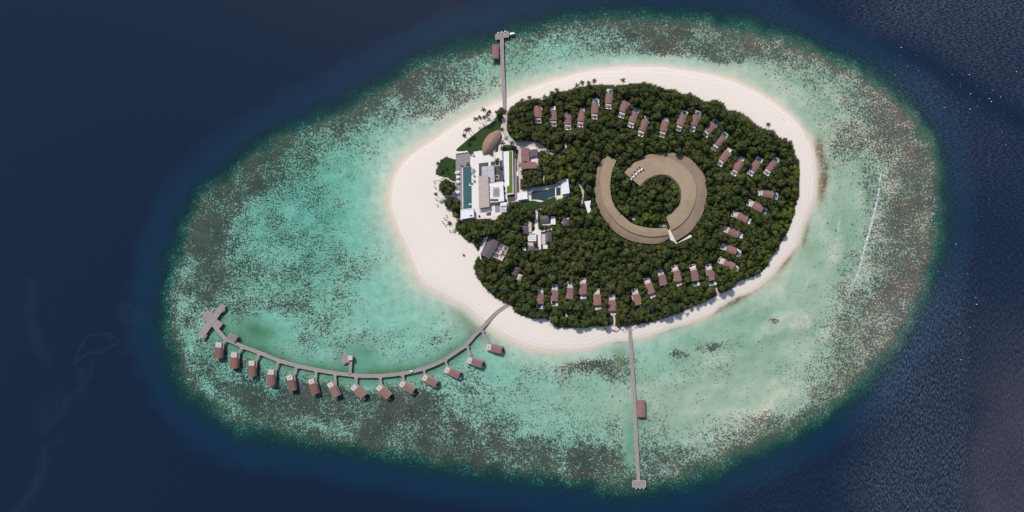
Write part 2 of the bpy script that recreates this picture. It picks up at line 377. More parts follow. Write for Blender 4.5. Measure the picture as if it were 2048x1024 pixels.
# ground material
mg, nt, out = new_mat('coral_sand_and_reef')
b = N(nt,'ShaderNodeBsdfPrincipled'); b.inputs['Roughness'].default_value=.95; b.inputs['Specular IOR Level'].default_value=.1
pos = N(nt,'ShaderNodeNewGeometry').outputs['Position']
sand = mixc(nt, noise(nt,.05,6,.6), (.74,.645,.545), (.69,.61,.53))
wet = N(nt,'ShaderNodeSeparateXYZ'); nt.links.new(pos, wet.inputs[0]); zz = wet.outputs[2]
sand = mixc(nt, mathn(nt,'MULTIPLY_ADD',zz,-2.2,1.0,clamp=True), sand, (.66,.57,.475))
band = N(nt,'ShaderNodeMath'); band.operation='SINE'
nt.links.new(mathn(nt,'MULTIPLY_ADD',attr(nt,'shore'),.75,mathn(nt,'MULTIPLY',noise(nt,.03,4,.6),14)), band.inputs[0])
sand = mixc(nt, mathn(nt,'MULTIPLY',mathn(nt,'MULTIPLY_ADD',band.outputs[0],2,-.9,clamp=True),mathn(nt,'MULTIPLY_ADD',zz,-.5,.72,clamp=True)), sand, (.60,.50,.44))
sand = mixc(nt, mathn(nt,'MULTIPLY_ADD',noise(nt,.9,6,.75),3,-1.7,clamp=True), sand, (.63,.55,.48))
under = mixc(nt, mathn(nt,'MULTIPLY_ADD',noise(nt,.12,5,.6),2.4,-.7,clamp=True), (.72,.66,.57), (.48,.47,.40))
sand = mixc(nt, mathn(nt,'MULTIPLY',zz,-1.6,clamp=True), sand, under)
sand = mixc(nt, mathn(nt,'MULTIPLY',attr(nt,'khaki'),mathn(nt,'MULTIPLY',zz,-1.0,clamp=True)), sand, (.50,.425,.315))
n1 = noise(nt,.62,3,.6,dist=.4); n2 = noise(nt,.11,3,.6,dist=.3); n3 = noise(nt, 1.25, 2, .6)
nn = mathn(nt,'ADD',mathn(nt,'ADD',mathn(nt,'MULTIPLY',n1,.55),mathn(nt,'MULTIPLY',n2,.13)),mathn(nt,'MULTIPLY',n3,.32))
thr = mathn(nt,'MULTIPLY_ADD',attr(nt,'coral'),-.30,.635)
cm = mathn(nt,'MULTIPLY',mathn(nt,'SUBTRACT',nn,thr),14,clamp=True)
ccol = mixc(nt, mathn(nt,'MULTIPLY_ADD',noise(nt,.06,4,.6),5,-2,clamp=True), (.070,.060,.047), (.120,.080,.065))
ccol = mixc(nt, mathn(nt,'MULTIPLY_ADD',noise(nt,1.1,3,.7),5,-2.6,clamp=True), ccol, (.18,.17,.135))
ccol = mixc(nt, mathn(nt,'MULTIPLY',attr(nt,'khaki'),.45), ccol, (.165,.155,.115))
cs = mixc(nt, cm, sand, ccol)
# scattered single coral heads on the sand
v = N(nt,'ShaderNodeTexVoronoi'); v.inputs['Scale'].default_value=.13; nt.links.new(pos, v.inputs['Vector'])
sp = mathn(nt,'MULTIPLY_ADD',v.outputs['Distance'],-8,1.35,clamp=True)
spr = N(nt,'ShaderNodeSeparateColor'); nt.links.new(v.outputs['Color'], spr.inputs[0])
sp = mathn(nt,'MULTIPLY',sp,mathn(nt,'MULTIPLY',mathn(nt,'SUBTRACT',attr(nt,'coral'),mathn(nt,'MULTIPLY',spr.outputs[0],.35)),12,clamp=True))
cs = mixc(nt, sp, cs, (.05,.055,.04))
v2 = N(nt,'ShaderNodeTexVoronoi'); v2.inputs['Scale'].default_value=.34; nt.links.new(pos, v2.inputs['Vector'])
s2 = N(nt,'ShaderNodeSeparateColor'); nt.links.new(v2.outputs['Color'], s2.inputs[0])
sp2 = mathn(nt,'MULTIPLY_ADD',v2.outputs['Distance'],-7,1.9,clamp=True)
sp2 = mathn(nt,'MULTIPLY',sp2,mathn(nt,'MULTIPLY',mathn(nt,'SUBTRACT',mathn(nt,'ADD',attr(nt,'coral'),mathn(nt,'MULTIPLY',attr(nt,'khaki'),.12)),mathn(nt,'MULTIPLY_ADD',s2.outputs[0],.55,.03)),7,clamp=True))
cs = mixc(nt, mathn(nt,'MULTIPLY',sp2,.8), cs, (.09,.08,.06))
gfac = mathn(nt,'MULTIPLY',attr(nt,'grass'),mathn(nt,'MULTIPLY_ADD',noise(nt,.5,5,.7),1.9,.1,clamp=True),clamp=True)
cs = mixc(nt, gfac, cs, (.24,.22,.115))
cs = mixc(nt, mathn(nt,'MULTIPLY',attr(nt,'brown'),mathn(nt,'MULTIPLY_ADD',noise(nt,.35,5,.75),4,-1.2,clamp=True)), cs, (.22,.125,.065))
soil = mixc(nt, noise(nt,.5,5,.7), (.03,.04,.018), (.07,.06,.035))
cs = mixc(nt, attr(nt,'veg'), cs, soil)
nt.links.new(cs, b.inputs['Base Color'])
bp = N(nt,'ShaderNodeBump'); bp.inputs['Strength'].default_value=.5; bp.inputs['Distance'].default_value=.5
nt.links.new(noise(nt,.5,6,.6), bp.inputs['Height']); nt.links.new(bp.outputs[0], b.inputs['Normal'])
nt.links.new(b.outputs[0], out.inputs[0])
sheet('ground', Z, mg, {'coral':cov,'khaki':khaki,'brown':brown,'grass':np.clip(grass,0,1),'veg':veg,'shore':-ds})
# water material: clear and tinted by depth in the shallows, its own dark blue where deep
mw, nt, out = new_mat('sea_water')
d = attr(nt,'depth')
cx = N(nt,'ShaderNodeCombineXYZ')
for i,k in enumerate((.44,.088,.102)):
    nt.links.new(mathn(nt,'EXPONENT',mathn(nt,'MULTIPLY',d,-k)), cx.inputs[i])
tr = N(nt,'ShaderNodeBsdfTransparent'); nt.links.new(cx.outputs[0], tr.inputs['Color'])
t = mathn(nt,'POWER',mathn(nt,'MULTIPLY_ADD',d,1/24.0,-.16,clamp=True),.6)
sc = mixc(nt, mathn(nt,'MULTIPLY_ADD',d,1/7.0,-.2,clamp=True), (.012,.040,.056), (.0070,.036,.072))
sc = mixc(nt, t, sc, (.0050,.0135,.031))
sc = mixc(nt, mathn(nt,'MULTIPLY',attr(nt,'slick'),.3), sc, (.03,.045,.065))
sc = mixc(nt, mathn(nt,'MULTIPLY',attr(nt,'cloud_reflection'),.7), sc, (.05,.042,.055))  # cloud reflection mixed into the water colour
df = N(nt,'ShaderNodeBsdfDiffuse'); nt.links.new(sc, df.inputs['Color'])
f = mathn(nt,'SUBTRACT',1.0,mathn(nt,'EXPONENT',mathn(nt,'MULTIPLY',mathn(nt,'MAXIMUM',mathn(nt,'SUBTRACT',d,1.5),0.0),-.26)))
mx = N(nt,'ShaderNodeMixShader'); nt.links.new(f, mx.inputs[0]); nt.links.new(tr.outputs[0], mx.inputs[1]); nt.links.new(df.outputs[0], mx.inputs[2])
# wavelets: sky glints painted in pale colour where the wind ruffles the sea
tc = N(nt,'ShaderNodeNewGeometry'); mp = N(nt,'ShaderNodeMapping'); mp.inputs['Rotation'].default_value=(0,0,math.radians(-38)); mp.inputs['Scale'].default_value=(.3,1.25,1)
nt.links.new(tc.outputs['Position'], mp.inputs[0])
w1 = noise(nt, 1.0, 3, .65, mp.outputs[0], .3)
mp2 = N(nt,'ShaderNodeMapping'); mp2.inputs['Rotation'].default_value=(0,0,math.radians(-15)); mp2.inputs['Scale'].default_value=(1.2,.3,1)
nt.links.new(tc.outputs['Position'], mp2.inputs[0])
w2 = noise(nt, 1.0, 3, .65, mp2.outputs[0], .3)
sepp = N(nt,'ShaderNodeSeparateXYZ'); nt.links.new(tc.outputs['Position'], sepp.inputs[0])
south = mathn(nt,'MULTIPLY_ADD',sepp.outputs[1],-.01,.3,clamp=True)
ww = mathn(nt,'ADD',mathn(nt,'MULTIPLY',w1,mathn(nt,'SUBTRACT',1.0,south)),mathn(nt,'MULTIPLY',w2,south))
fl = mathn(nt,'MULTIPLY',mathn(nt,'MULTIPLY_ADD',ww,5.5,-2.55,clamp=True),mathn(nt,'MULTIPLY',attr(nt,'wind_and_glint'),.125))
spk = mathn(nt,'MULTIPLY',mathn(nt,'MULTIPLY_ADD',noise(nt,.55,2,.6),30,-22.8,clamp=True),mathn(nt,'MULTIPLY',attr(nt,'wind_and_glint'),.8,clamp=True))
fd = N(nt,'ShaderNodeBsdfDiffuse'); fd.inputs['Color'].default_value=(.50,.50,.56,1)
mf = N(nt,'ShaderNodeMixShader'); nt.links.new(mathn(nt,'ADD',fl,spk,clamp=True), mf.inputs[0]); nt.links.new(mx.outputs[0], mf.inputs[1]); nt.links.new(fd.outputs[0], mf.inputs[2])
gl = N(nt,'ShaderNodeBsdfGlossy'); gl.inputs['Roughness'].default_value=.04
bp = N(nt,'ShaderNodeBump'); bp.inputs['Strength'].default_value=.35; bp.inputs['Distance'].default_value=.25
nt.links.new(mathn(nt,'MULTIPLY',ww,attr(nt,'wind_and_glint')), bp.inputs['Height']); nt.links.new(bp.outputs[0], gl.inputs['Normal'])
fr = N(nt,'ShaderNodeFresnel'); fr.inputs['IOR'].default_value=1.33
mo = N(nt,'ShaderNodeMixShader'); nt.links.new(fr.outputs[0], mo.inputs[0]); nt.links.new(mf.outputs[0], mo.inputs[1]); nt.links.new(gl.outputs[0], mo.inputs[2])
nt.links.new(mo.outputs[0], out.inputs[0])
sheet('water', np.zeros(XX.shape), mw, {'depth':depth_attr,'wind_and_glint':wind_and_glint,'slick':sl,'cloud_reflection':brn})

GZ = 1.5   # level of the inland ground
def pxpoly(pts, h=GZ): return [P(x, y, h) for x, y in pts]
keepout = []            # px polygons where no tree stands
def flat(name, pts, mat, z0=GZ-.4, z1=GZ+.06, kind=None, keep=True, **kw):
    o = MB().prism(pxpoly(pts, z1), z0, z1).build(name, mat); tag(o, kind=kind, **kw)
    if keep: keepout.append(pts)
    return o
def quad_px(cx, cy, w, l, heading):
    a = math.radians(heading); fx, fy = math.sin(a), -math.cos(a); rx, ry = math.cos(a), math.sin(a)
    return [(cx+rx*sx*w/2+fx*sy*l/2, cy+ry*sx*w/2+fy*sy*l/2) for sx, sy in ((-1,-1),(1,-1),(1,1),(-1,1))]

# ------------------------------------------------------------------ island villas
def make_villa(kind):
    r = empty('beach_villa', (0,0,0))
    wa = MB().box(0,0,.0,6.4,9.6,3.1).build('wall', M['wall'], r)
    MB().gable(0,0,3.1,7.0,10.0,.75,.25,.25,asym=.9).build('roof', M['roof'], r)
    MB().box(0,5.02,.3,4.8,.12,2.4).build('glass_door', M['dark'], wa)
    MB().box(.1,-6.35,0,6.0,2.3,2.7).build('bathroom_roof', M['cream'], r)
    c = MB().box(.2,-9.15,-.2,6.2,3.3,.36).build('courtyard_floor', M['paving'], r)
    w = MB()
    w.box(-2.8,-9.1,.16,.25,3.3,2.1); w.box(3.2,-9.5,.16,.25,2.6,2.1); w.box(.2,-10.8,.16,5.75,.25,2.1)
    w.box(-1.4,-7.85,.16,1.6,.9,1.6)
    w.build('courtyard_wall', M['white'], r)
    MB().cyl(1.1,-9.4,.16,.5,.85,10).build('plunge_tub', M['dark'], c)
    MB().box(3.9,-1.0,-.2,.8,12.5,.5).build('side_path', M['paving'], r)
    if kind in ('pool','side'):
        off = 0 if kind == 'pool' else 1.6
        pd = MB().box(0,7.8,-.25,7.4,5.2,.45).build('pool_deck', M['paving'], r)
        p = MB(); p.box(.7,7.9,.1,3.8,3.9,.16).build('plunge_pool', M['pool'], pd)
        k = MB(); k.box(.7,10.0,.1,4.4,.3,.3); k.box(-1.35,7.9,.1,.3,3.9,.3); k.box(2.75,7.9,.1,.3,3.9,.3)
        k.build('pool_kerb', M['white'], pd)
        s = MB(); s.box(-2.5,8.2,.2,.7,1.8,.35); s.box(-2.5,7.0,.2,1.2,.9,.5); s.build('daybed', M['white'], r)
    elif kind == 'deck':
        MB().box(-.3,7.2,-.25,5.4,4.2,.45,.05).box(1.6,8.5,-.25,1.9,2.6,.45,.2).build('sun_deck', M['paving'], r)
        MB().box(-1.4,7.4,.2,.7,1.9,.35).box(-.2,7.4,.2,.7,1.9,.35).build('daybed', M['canvas'], r)
    elif kind == 'small':
        MB().box(-1.6,6.4,-.25,2.4,2.3,.45,.1).build('sun_deck', M['paving'], r)
    return r
protos = {k: make_villa(k) for k in ('pool','deck','small')}
villas = [ # x, y, heading, kind, row, feature
 (1075.5,224,0,'small','N'),(1105.6,230,-1,'deck','N'),(1135.6,237,1,'small','N'),(1162.5,232,9,'deck','N'),(1189.5,216,5,'pool','N'),(1218,196,6,'pool','N'),
 (1248,213,18,'small','N'),(1267,233.5,19,'pool','N'),(1287,250,20,'deck','N'),(1329,252,17,'deck','N'),(1363,240,20,'pool','N'),(1390,240,19,'pool','N'),
 (1422,254.5,38,'pool','N'),(1440,281,37,'pool','N'),(1450,311.6,35,'deck','N'),(1477,330,31,'deck','N'),(1510.8,331,34,'pool','N'),(1543.8,331,35,'pool','N'),
 (1537,387,101,'pool','E'),(1516,413.7,118,'pool','E'),(1485,435,115,'deck','E'),(1468,464.5,111,'deck','E'),(1463.5,499.6,113,'pool','E'),(1458.6,529,119,'pool','E'),
 (1422.6,550,167,'pool','S'),(1389.4,550.7,168,'pool','S'),(1354.6,552,165,'deck','S'),(1325,560,167,'small','S'),(1300,577,161,'deck','S'),(1274.4,599,165,'small','S'),
 (1224.8,611,178,'deck','S'),(1194.4,599.5,176,'deck','S'),(1166,578,180,'deck','S'),(1139,587,184,'small','S'),(1109,591,182,'pool','S'),(1080,597,182,'pool','S')]
ords = ['first','second','third','fourth','fifth','sixth','seventh','eighth','ninth','tenth','eleventh','twelfth','thirteenth','fourteenth','fifteenth','sixteenth','seventeenth','eighteenth']
cnt = {'N':0,'E':0,'S':0}; tot = {'N':18,'E':6,'S':12}
rowname = {'N':'from west in the northern row','E':'from the top in the eastern row','S':'from east in the southern row'}
feat = {'pool':'with a teal plunge pool','deck':'with a bare pale deck','small':'half hidden by trees'}
for (x,y,h,k,row) in villas:
    o = copy_thing(protos[k])
    gx, gy = P(x, y, GZ+3.6); o.location = (gx, gy, GZ); o.rotation_euler = (0,0,-math.radians(h))
    sc_ = .98+.06*random.random(); o.scale = (sc_, sc_*random.uniform(.97,1.04), 1)
    tag(o, 'brown roofed villa %s, %s %s' % (feat[k], ords[cnt[row]], rowname[row]), 'villa', 'villas among the trees round the island')
    cnt[row] += 1
    a = math.radians(h); fx, fy = math.sin(a), -math.cos(a)
    rear = 23.5; front = {'pool':24,'deck':23,'small':17}[k]
    c0 = (front-rear)/2
    keepout.append(quad_px(x+fx*c0, y+fy*c0, 12.5, front+rear-1, h))
for p in protos.values(): remove_tree(p)

# ------------------------------------------------------------------ overwater villas
def make_over(kind, mat):
    r = empty('overwater_villa', (0,0,0))
    MB().box(0,-2.4,1.9,8.0,16.2,.25).build('platform', M['wood_grey'], r)
    for sx in (-3.4,0,3.4):
        for y in (-9.5,-5.5,-1.5,2.3,5.2):
            MB().cyl(sx,y,-3.4,1.9,.16,6).build('stilt', M['post'], r)
    MB().box(.1,-.1,2.15,6.4,9.9,2.6).build('wall', M['wall'], r)
    MB().gable(.2,0,4.75,7.0,10.9,.8,.2,.22,asym=-1.9).build('roof', mat, r)
    cb = MB().box(.5,-8.1,2.15,5.8,4.9,2.2).build('courtyard_block', M['cream'], r)
    MB().box(.4,-8.2,4.36,1.5,1.3,.05).box(1.9,-6.8,4.36,.9,.5,.05).build('skylight', M['wall'], cb)
    MB().box(-3.3,-7.8,2.15,1.4,5.2,.06).build('side_walkway', M['wood_grey'], r)
    MB().box(0,5.6,2.15,6.2,.15,2.3).build('glass_door', M['dark'], r)
    if kind == 'tub':
        MB().box(2.6,6.6,1.5,2.6,2.4,.8).build('tub_surround', M['white'], r); MB().box(2.6,6.6,2.3,1.3,1.3,.06).build('tub_water', M['darkpool'], r)
    else:
        MB().box(2.6,6.2,1.4,1.3,1.5,.7).build('ladder_landing', M['white'], r)
    return r
op = {('tub',0):make_over('tub',M['roof']),('lad',0):make_over('lad',M['roof']),('lad',1):make_over('lad',M['roof_brown'])}
over = [(436.3,706,182,0,0),(467.5,726,181,0,1),(503,742.5,180,0,0),(541.7,760.5,181,0,0),(582.7,771,169,0,0),(627.3,778,164,0,0),(668.5,783.5,152,0,0),(719.5,786,134,1,0),(770,786.5,134,0,1),(817.5,777,124,0,0),(863.5,763.5,120,0,1),(908.5,746.5,115,1,0),(954,725.5,108,0,1),(993,697.5,104,0,1)]
wt = {(0,0):'with a plain seaward end',(1,0):'with a white tub platform',(0,1):'with a shrub at its tip'}
overpos = []
for i,(x,y,h,tub,bush) in enumerate(over):
    o = copy_thing(op[('tub' if tub else 'lad', 1 if i < 6 else 0)])
    gx, gy = P(x, y, 5.0); o.location = (gx, gy, 0); o.rotation_euler = (0,0,-math.radians(h)); o.scale = (.97,.97,1)
    tag(o, 'stilt villa %s, %s along the walkway from the platform' % (wt[(tub,bush)], ords[i]), 'overwater villa', 'stilt villas along the curved walkway')
    overpos.append((gx,gy,h,bush))
for p in op.values(): remove_tree(p)

# ------------------------------------------------------------------ piers and walkways
DZ = 1.9
def pier(name, line, width, label, z=DZ, spacing=6.0, cat='jetty', posts=True, group=None, px=True):
    pts = [P(x,y,z) for x,y in line] if px else line
    L = sum(math.dist(pts[i],pts[i+1]) for i in range(len(pts)-1))
    pts = [tuple(p) for p in resample(pts, max(2,int(L/2.5)))]
    r = empty(name, (0,0,0), label=label, cat=cat, group=group)
    MB().sweep(pts, width-.3, z-.25, z).build('deck', M['wood_grey'], r)
    for s_ in (-1,1): MB().sweep(pts, .32, z-.45, z+.16, s_*(width/2-.15)).build('edge_rail', M['wood_edge'], r)
    if width > 3: MB().sweep(pts, .22, z, z+.02, 0).build('centre_board', M['wood_edge'], r)
    if posts:
        n = max(2, int(L/spacing)); q = resample(pts, n)
        for i in range(n):
            a = q[max(i-1,0)]; c = q[min(i+1,n-1)]; dx,dy = c[0]-a[0],c[1]-a[1]; l = math.hypot(dx,dy) or 1
            for s_ in (-1,1):
                MB().cyl(q[i][0]-dy/l*s_*(width/2-.4), q[i][1]+dx/l*s_*(width/2-.4), -3.5, z-.45, .17, 6).build('post', M['post'], r)
    return r
pier('curved_walkway', walk_px, 3.3, 'long curved grey timber walkway from the beach out to the sunset platform', cat='walkway', spacing=7)
spurs = [((451,680.5),(445,689)),((483.5,696.4),(475.7,706)),((517.7,709),(511.8,722)),((556.8,724.8),(550,741)),((593,735.5),(587,753)),((632.5,743),(631,760)),((670,750),(671.5,769)),((712.5,755),(713,769)),((760,755),(763.5,770)),((804.8,751),(809,762.5)),((846.8,740),(851.5,752)),((890,721),(896,734)),((934,693.5),(942,711.5)),((964,662.5),(978,687))]
for i,((a,b_),(c,d_)) in enumerate(spurs):
    pier('access_bridge', [(a,b_),((a+c)/2,(b_+d_)/2),(c,d_)], 1.7, 'short narrow timber bridge to the overwater villa that is %s from the far platform' % ords[i], cat='footbridge', group='short bridges from the walkway to the stilt villas', spacing=5)
    MB().sweep([P(a-4,b_,DZ), P(a+4.5,b_,DZ)], 2.0, DZ-.2, DZ+.02).build('landing', M['wood_grey'], bpy.data.objects[[o.name for o in col.objects if o.name.startswith('access_bridge')][-1]])
jn = pier('north_jetty'.replace('north_',''), smoothline([(1003.6,72),(1004.2,110),(1005.6,150),(1007.5,185),(1009.5,222)],False,3), 3.4, 'straight grey timber jetty running north from the beach past a brown pavilion')
MB().prism([P(x,y,2.1) for x,y in [(990,69),(996,65.5),(1003,64.5),(1011,62.5),(1018,62.5),(1018,74.5),(1006,76),(997,79),(990.5,79.5)]],1.7,2.1).build('head_platform', M['wood_grey'], jn)
for x in (993,1003,1015):
    for y in (68,75): MB().cyl(*P(x,y,1),-9,1.7,.25,8).build('pile', M['post'], jn)
for x,y in ((996.5,66),(1003.5,64.5),(1010.5,63)):
    MB().box(*P(x,y,2.3),2.1,1.2,1.2,.9).build('mooring_bollard', M['white'], jn)
js = pier('jetty', smoothline([(1259,645),(1261.5,700),(1265,745),(1268.5,800),(1271,850),(1274,905),(1277,962)],False,3), 3.4, 'long straight grey timber jetty running south from the beach over the reef edge')
MB().prism([P(x,y,2.1) for x,y in quad_px(1278.3,968,27,14,1)],1.7,2.1).build('head_platform', M['wood_grey'], js)
fr_ = MB()
for q in ((1278.3,961.3,27,1.2),(1278.3,974.5,27,1.2),(1265.2,968,1.2,14),(1291.4,968,1.2,14)):
    fr_.prism([P(x,y,2.3) for x,y in quad_px(*q,1)],2.101,2.32)
fr_.build('platform_kerb', M['wood_edge'], js)
for x in (1267,1278,1289):
    for y in (963,973): MB().cyl(*P(x,y,1),-20,1.7,.25,8).build('pile', M['post'], js)
for i,x in enumerate((1272.5,1280,1287)):
    gx,gy = P(x,976.7,.3); r = empty('mooring_buoy',(gx,gy,0),label='white square float at the southern jetty head, %s of three from the left'%ords[i],cat='buoy',group='white floats at the jetty head')
    MB().box(0,0,-.3,1.9,1.2,.9,taper=.85).build('float', M['boat'], r); MB().cyl(0,0,.6,.9,.15,6).build('cleat', M['post'], r)
def pavilion(x,y,w,l,h,label,extra=None):
    gx,gy = P(x,y,4.6); r = empty('jetty_pavilion',(gx,gy,0),-math.radians(h),label=label,cat='pavilion')
    MB().box(0,0,1.75,w,l,.28).build('platform', M['wood_grey'], r)
    MB().gable(0,0,4.3,w-.2,l-.2,1.0,.1,.2,asym=1.2).build('roof', M['roof'], r)
    for sx in (-1,1):
        for sy in (-1,-.33,.33,1): MB().cyl(sx*(w/2-.5),sy*(l/2-.6),-3.5,4.3,.16,6).build('column', M['post'], r)
    MB().box(0,l/2-1.2,2.03,w-2,.7,.45).build('bench', M['cream'], r)
    if extra: MB().box(*extra).build('link_deck', M['wood_grey'], r)
    return r
pavilion(991,103,6.6,14,0,'brown roofed open pavilion on stilts on the west side of the northern jetty',(4.3,-1,1.6,2.2,2.2,.25))
pavilion(1282.3,817.3,8.4,16.4,-1,'square brown roofed pavilion halfway along the southern jetty')
# roofed shelter next to the curved walkway
gx,gy=P(464,675,4); r=empty('walkway_shelter',(gx,gy,0),-math.radians(29),label='grey striped slat roofed shelter beside the curved walkway near the sunset platform',cat='shelter')
MB().box(0,0,1.7,8.6,6.4,.2).build('platform',M['wood_grey'],r)
for k in range(7): MB().box(0,-2.9+k*.97,3.9,9.0,.72,.18).build('roof_slat',M['wood_grey'],r)
for sx in (-3.9,3.9):
    for sy in (-2.8,2.8): MB().cyl(sx,sy,-3,3.9,.15,6).build('column',M['post'],r)
# little platform north of the walkway
pier('footbridge',[(702,723),(701,735),(700,750)],2.2,'short timber bridge from the curved walkway to the small viewing platform',cat='footbridge')
gx,gy=P(692,717,2); r=empty('viewing_platform',(gx,gy,0),label='small square timber platform with a white canopy on the inner side of the walkway',cat='platform')
MB().box(0,0,1.65,6.6,8.4,.3).build('deck',M['wood_grey'],r)
MB().box(0,4.1,1.95,6.6,.25,.25).box(-3.2,0,1.95,.25,7.95,.25).build('kerb',M['wood_edge'],r)
MB().box(-2.6,-5,1.3,3.6,1.6,.2).box(-4.1,1,1.1,1.4,4,.2).build('lower_step',M['wood_grey'],r)
MB().box(5.1,.6,1.65,3.6,5.0,.3).build('side_deck',M['wood_grey'],r)
MB().box(5.1,.8,4.1,4.3,4.6,.2).build('canopy',M['cream'],r)
for sx,sy in ((3.3,-1),(6.9,-1),(3.3,2.6),(6.9,2.6)): MB().cyl(sx,sy,-3,4.1,.12,6).build('post',M['post'],r)
# sunset platform
gx,gy=P(423.5,642,2.2); r=empty('sunset_platform',(gx,gy,0),-math.radians(35.5),label='large stepped timber platform with white net frames ending the curved walkway',cat='platform')
MB().box(0,0,1.8,6.0,40,.35).build('long_deck',M['wood_grey'],r)
MB().box(-6.3,1.3,1.78,8.2,10.5,.35).build('side_deck',M['wood_grey'],r)
MB().box(6.6,0.6,1.7,7.8,7.6,.35).build('entrance_deck',M['wood_grey'],r)
MB().box(3.0,15.5,1.35,2.4,4.2,.3).box(3.2,-17.2,1.35,2.6,5.5,.3).build('lower_step',M['wood_grey'],r)
for k in range(5): MB().box(-3.0+1.4*k,0,2.15,.12,39.6,.03).build('board_line',M['wood_edge'],r)
for (cx_,cy_,w_,l_) in ((-4.6,9.5,3.2,5.0),(-7.2,9.3,2.4,3.0),(-11.2,4.2,2.6,6),(-11.6,-2.2,3.2,6.2),(-8.2,-6.8,4.2,4.0),(-5.0,-9.0,3.0,5.5)):
    m=MB(); t_=.22
    m.box(cx_-w_/2,cy_,1.7,t_,l_,.3).box(cx_+w_/2,cy_,1.7,t_,l_,.3).box(cx_,cy_-l_/2,1.7,w_-t_,t_,.3).box(cx_,cy_+l_/2,1.7,w_-t_,t_,.3)
    m.build('net_frame',M['white'],r)
for yy in range(-18,19,6):
    for xx in (-2.6,2.6): MB().cyl(xx,yy,-3.5,1.8,.18,6).build('stilt',M['post'],r)
# golf buggy on the walkway
gx,gy=P(823,742.5,2.6); r=empty('golf_buggy',(gx,gy,DZ),math.radians(12),label='small white golf buggy driving along the curved walkway',cat='buggy')
MB().box(0,0,.35,2.5,1.25,.55).box(.9,0,.9,.7,1.2,.25).build('body',M['boat'],r); MB().box(-.1,0,1.85,1.9,1.3,.09).build('canopy',M['boat'],r); MB().box(-.3,0,.9,.7,1.1,.35).build('seat',M['canvas'],r)
for sx in (-.85,.85):
    for sy in (-.6,.6):
        w=MB().cyl(0,0,-.09,.09,.27,10).build('wheel',M['dark'],r); w.location=(sx,sy,.28); w.rotation_euler=(PI/2,0,0)
        MB().cyl(sx*.8,sy*.9,.9,1.85,.03,5).build('canopy_post',M['post'],r)
# boat at the north jetty
gx,gy=P(1024.7,67.3,.8); r=empty('speedboat',(gx,gy,0),math.radians(9),label='small white speedboat moored at the head of the northern jetty',cat='boat')
hull=MB(); sec=[(-2.5,.95),(-1,1.0),(.8,.9),(1.9,.55),(2.6,.05)]; b0=0
for x_,w_ in sec: hull.v+=[(x_,-w_,.9),(x_,w_,.9),(x_,-w_*.6,-.3),(x_,w_*.6,-.3)]
for k in range(len(sec)-1):
    q=4*k; hull.f+=[(q,q+4,q+5,q+1),(q+2,q+3,q+7,q+6),(q,q+2,q+6,q+4),(q+1,q+5,q+7,q+3)]
hull.f.append((0,1,3,2)); hull.f.append((16,18,19,17)); hull.build('hull',M['boat'],r)
MB().box(-.3,0,1.75,2.6,1.7,.1).build('canopy',M['boat'],r); MB().box(.5,0,.9,.8,1.1,.45).build('console',M['canvas'],r)
for sx in (-1.4,.8):
    for sy in (-.7,.7): MB().cyl(sx,sy,.9,1.75,.04,5).build('canopy_post',M['post'],r)
MB().box(-2.75,0,.2,.4,.5,1.1).build('outboard_motor',M['dark'],r)

# ------------------------------------------------------------------ curved museum-like ring roof
def rp(pts): return smoothline([(1160+x/4.878, 290+y/4.878) for x,y in pts], False, 6)
def roof_strip(name, inner, outer, zi, zo, mat, parent, th=.5, n=72):
    a = resample(rp(inner), n); b_ = resample(rp(outer), n); m = MB()
    for i in range(n):
        pa = P(a[i][0],a[i][1],zi); pb = P(b_[i][0],b_[i][1],zo)
        mid = (P((a[i][0]*.5+b_[i][0]*.5),(a[i][1]*.5+b_[i][1]*.5),(zi+zo)/2+.25))
        m.v += [(pa[0],pa[1],zi),(mid[0],mid[1],(zi+zo)/2+.25),(pb[0],pb[1],zo),(pb[0],pb[1],zo-th),(pa[0],pa[1],zi-th)]
    for i in range(n-1):
        q=5*i
        for k in range(5): l=(k+1)%5; m.f.append((q+k,q+5+k,q+5+l,q+l))
    m.f.append((0,1,2,3,4)); q=5*(n-1); m.f.append((q+4,q+3,q+2,q+1,q))
    o = m.build(name, mat, parent); acc=[0.0]
    for i in range(1,n): acc.append(acc[-1]+math.dist(m.v[5*i+1][:2], m.v[5*i-4][:2]))
    arc=[acc[i//5] for i in range(5*n)]
    rad=[]
    for i in range(n):
        w_=math.dist(m.v[5*i][:2], m.v[5*i+2][:2]); rad+= [0,w_/2,w_,w_,0]
    if len(o.data.vertices)==len(arc):
        for nm,vals in (('arc',arc),('rad',rad)):
            at=o.data.attributes.new(nm,'FLOAT','POINT'); at.data.foreach_set('value', vals)
    return o
def wall_strip(name, line, z0, z1, mat, parent, n=60):
    a = resample(rp(line), n); pts=[P(x,y,z1) for x,y in a]
    return MB().sweep(pts,.3,z0,z1).build(name,mat,parent)
Rin=[(585,400),(640,340),(720,300),(800,287),(880,305),(950,370),(983,440),(983,530),(945,615),(840,708)]
Rmid=[(430,270),(520,186),(620,140),(740,117),(860,127),(960,172),(1060,250),(1118,350),(1135,450),(1118,570),(1060,690),(985,775),(892,834)]
Rout=[(428,266),(520,178),(610,118),(700,85),(820,72),(940,82),(1060,125),(1150,200),(1212,300),(1236,420),(1230,540),(1200,660),(1140,765),(1060,860),(937,936)]
Lin=[(355,150),(320,240),(297,350),(302,490),(345,610),(430,700),(510,765),(610,797),(730,812),(850,805)]
Lmid=[(270,106),(218,200),(200,290),(202,400),(220,530),(275,650),(370,765),(500,850),(640,890),(760,893),(866,876)]
Lout=[(268,104),(195,165),(160,260),(142,400),(150,530),(200,660),(260,750),(330,835),(430,905),(540,945),(700,965),(800,950),(880,905)]
rr = empty('ring_building', (0,0,0), label='wide tan boarded roof curving round the east side of the central grove', cat='building')
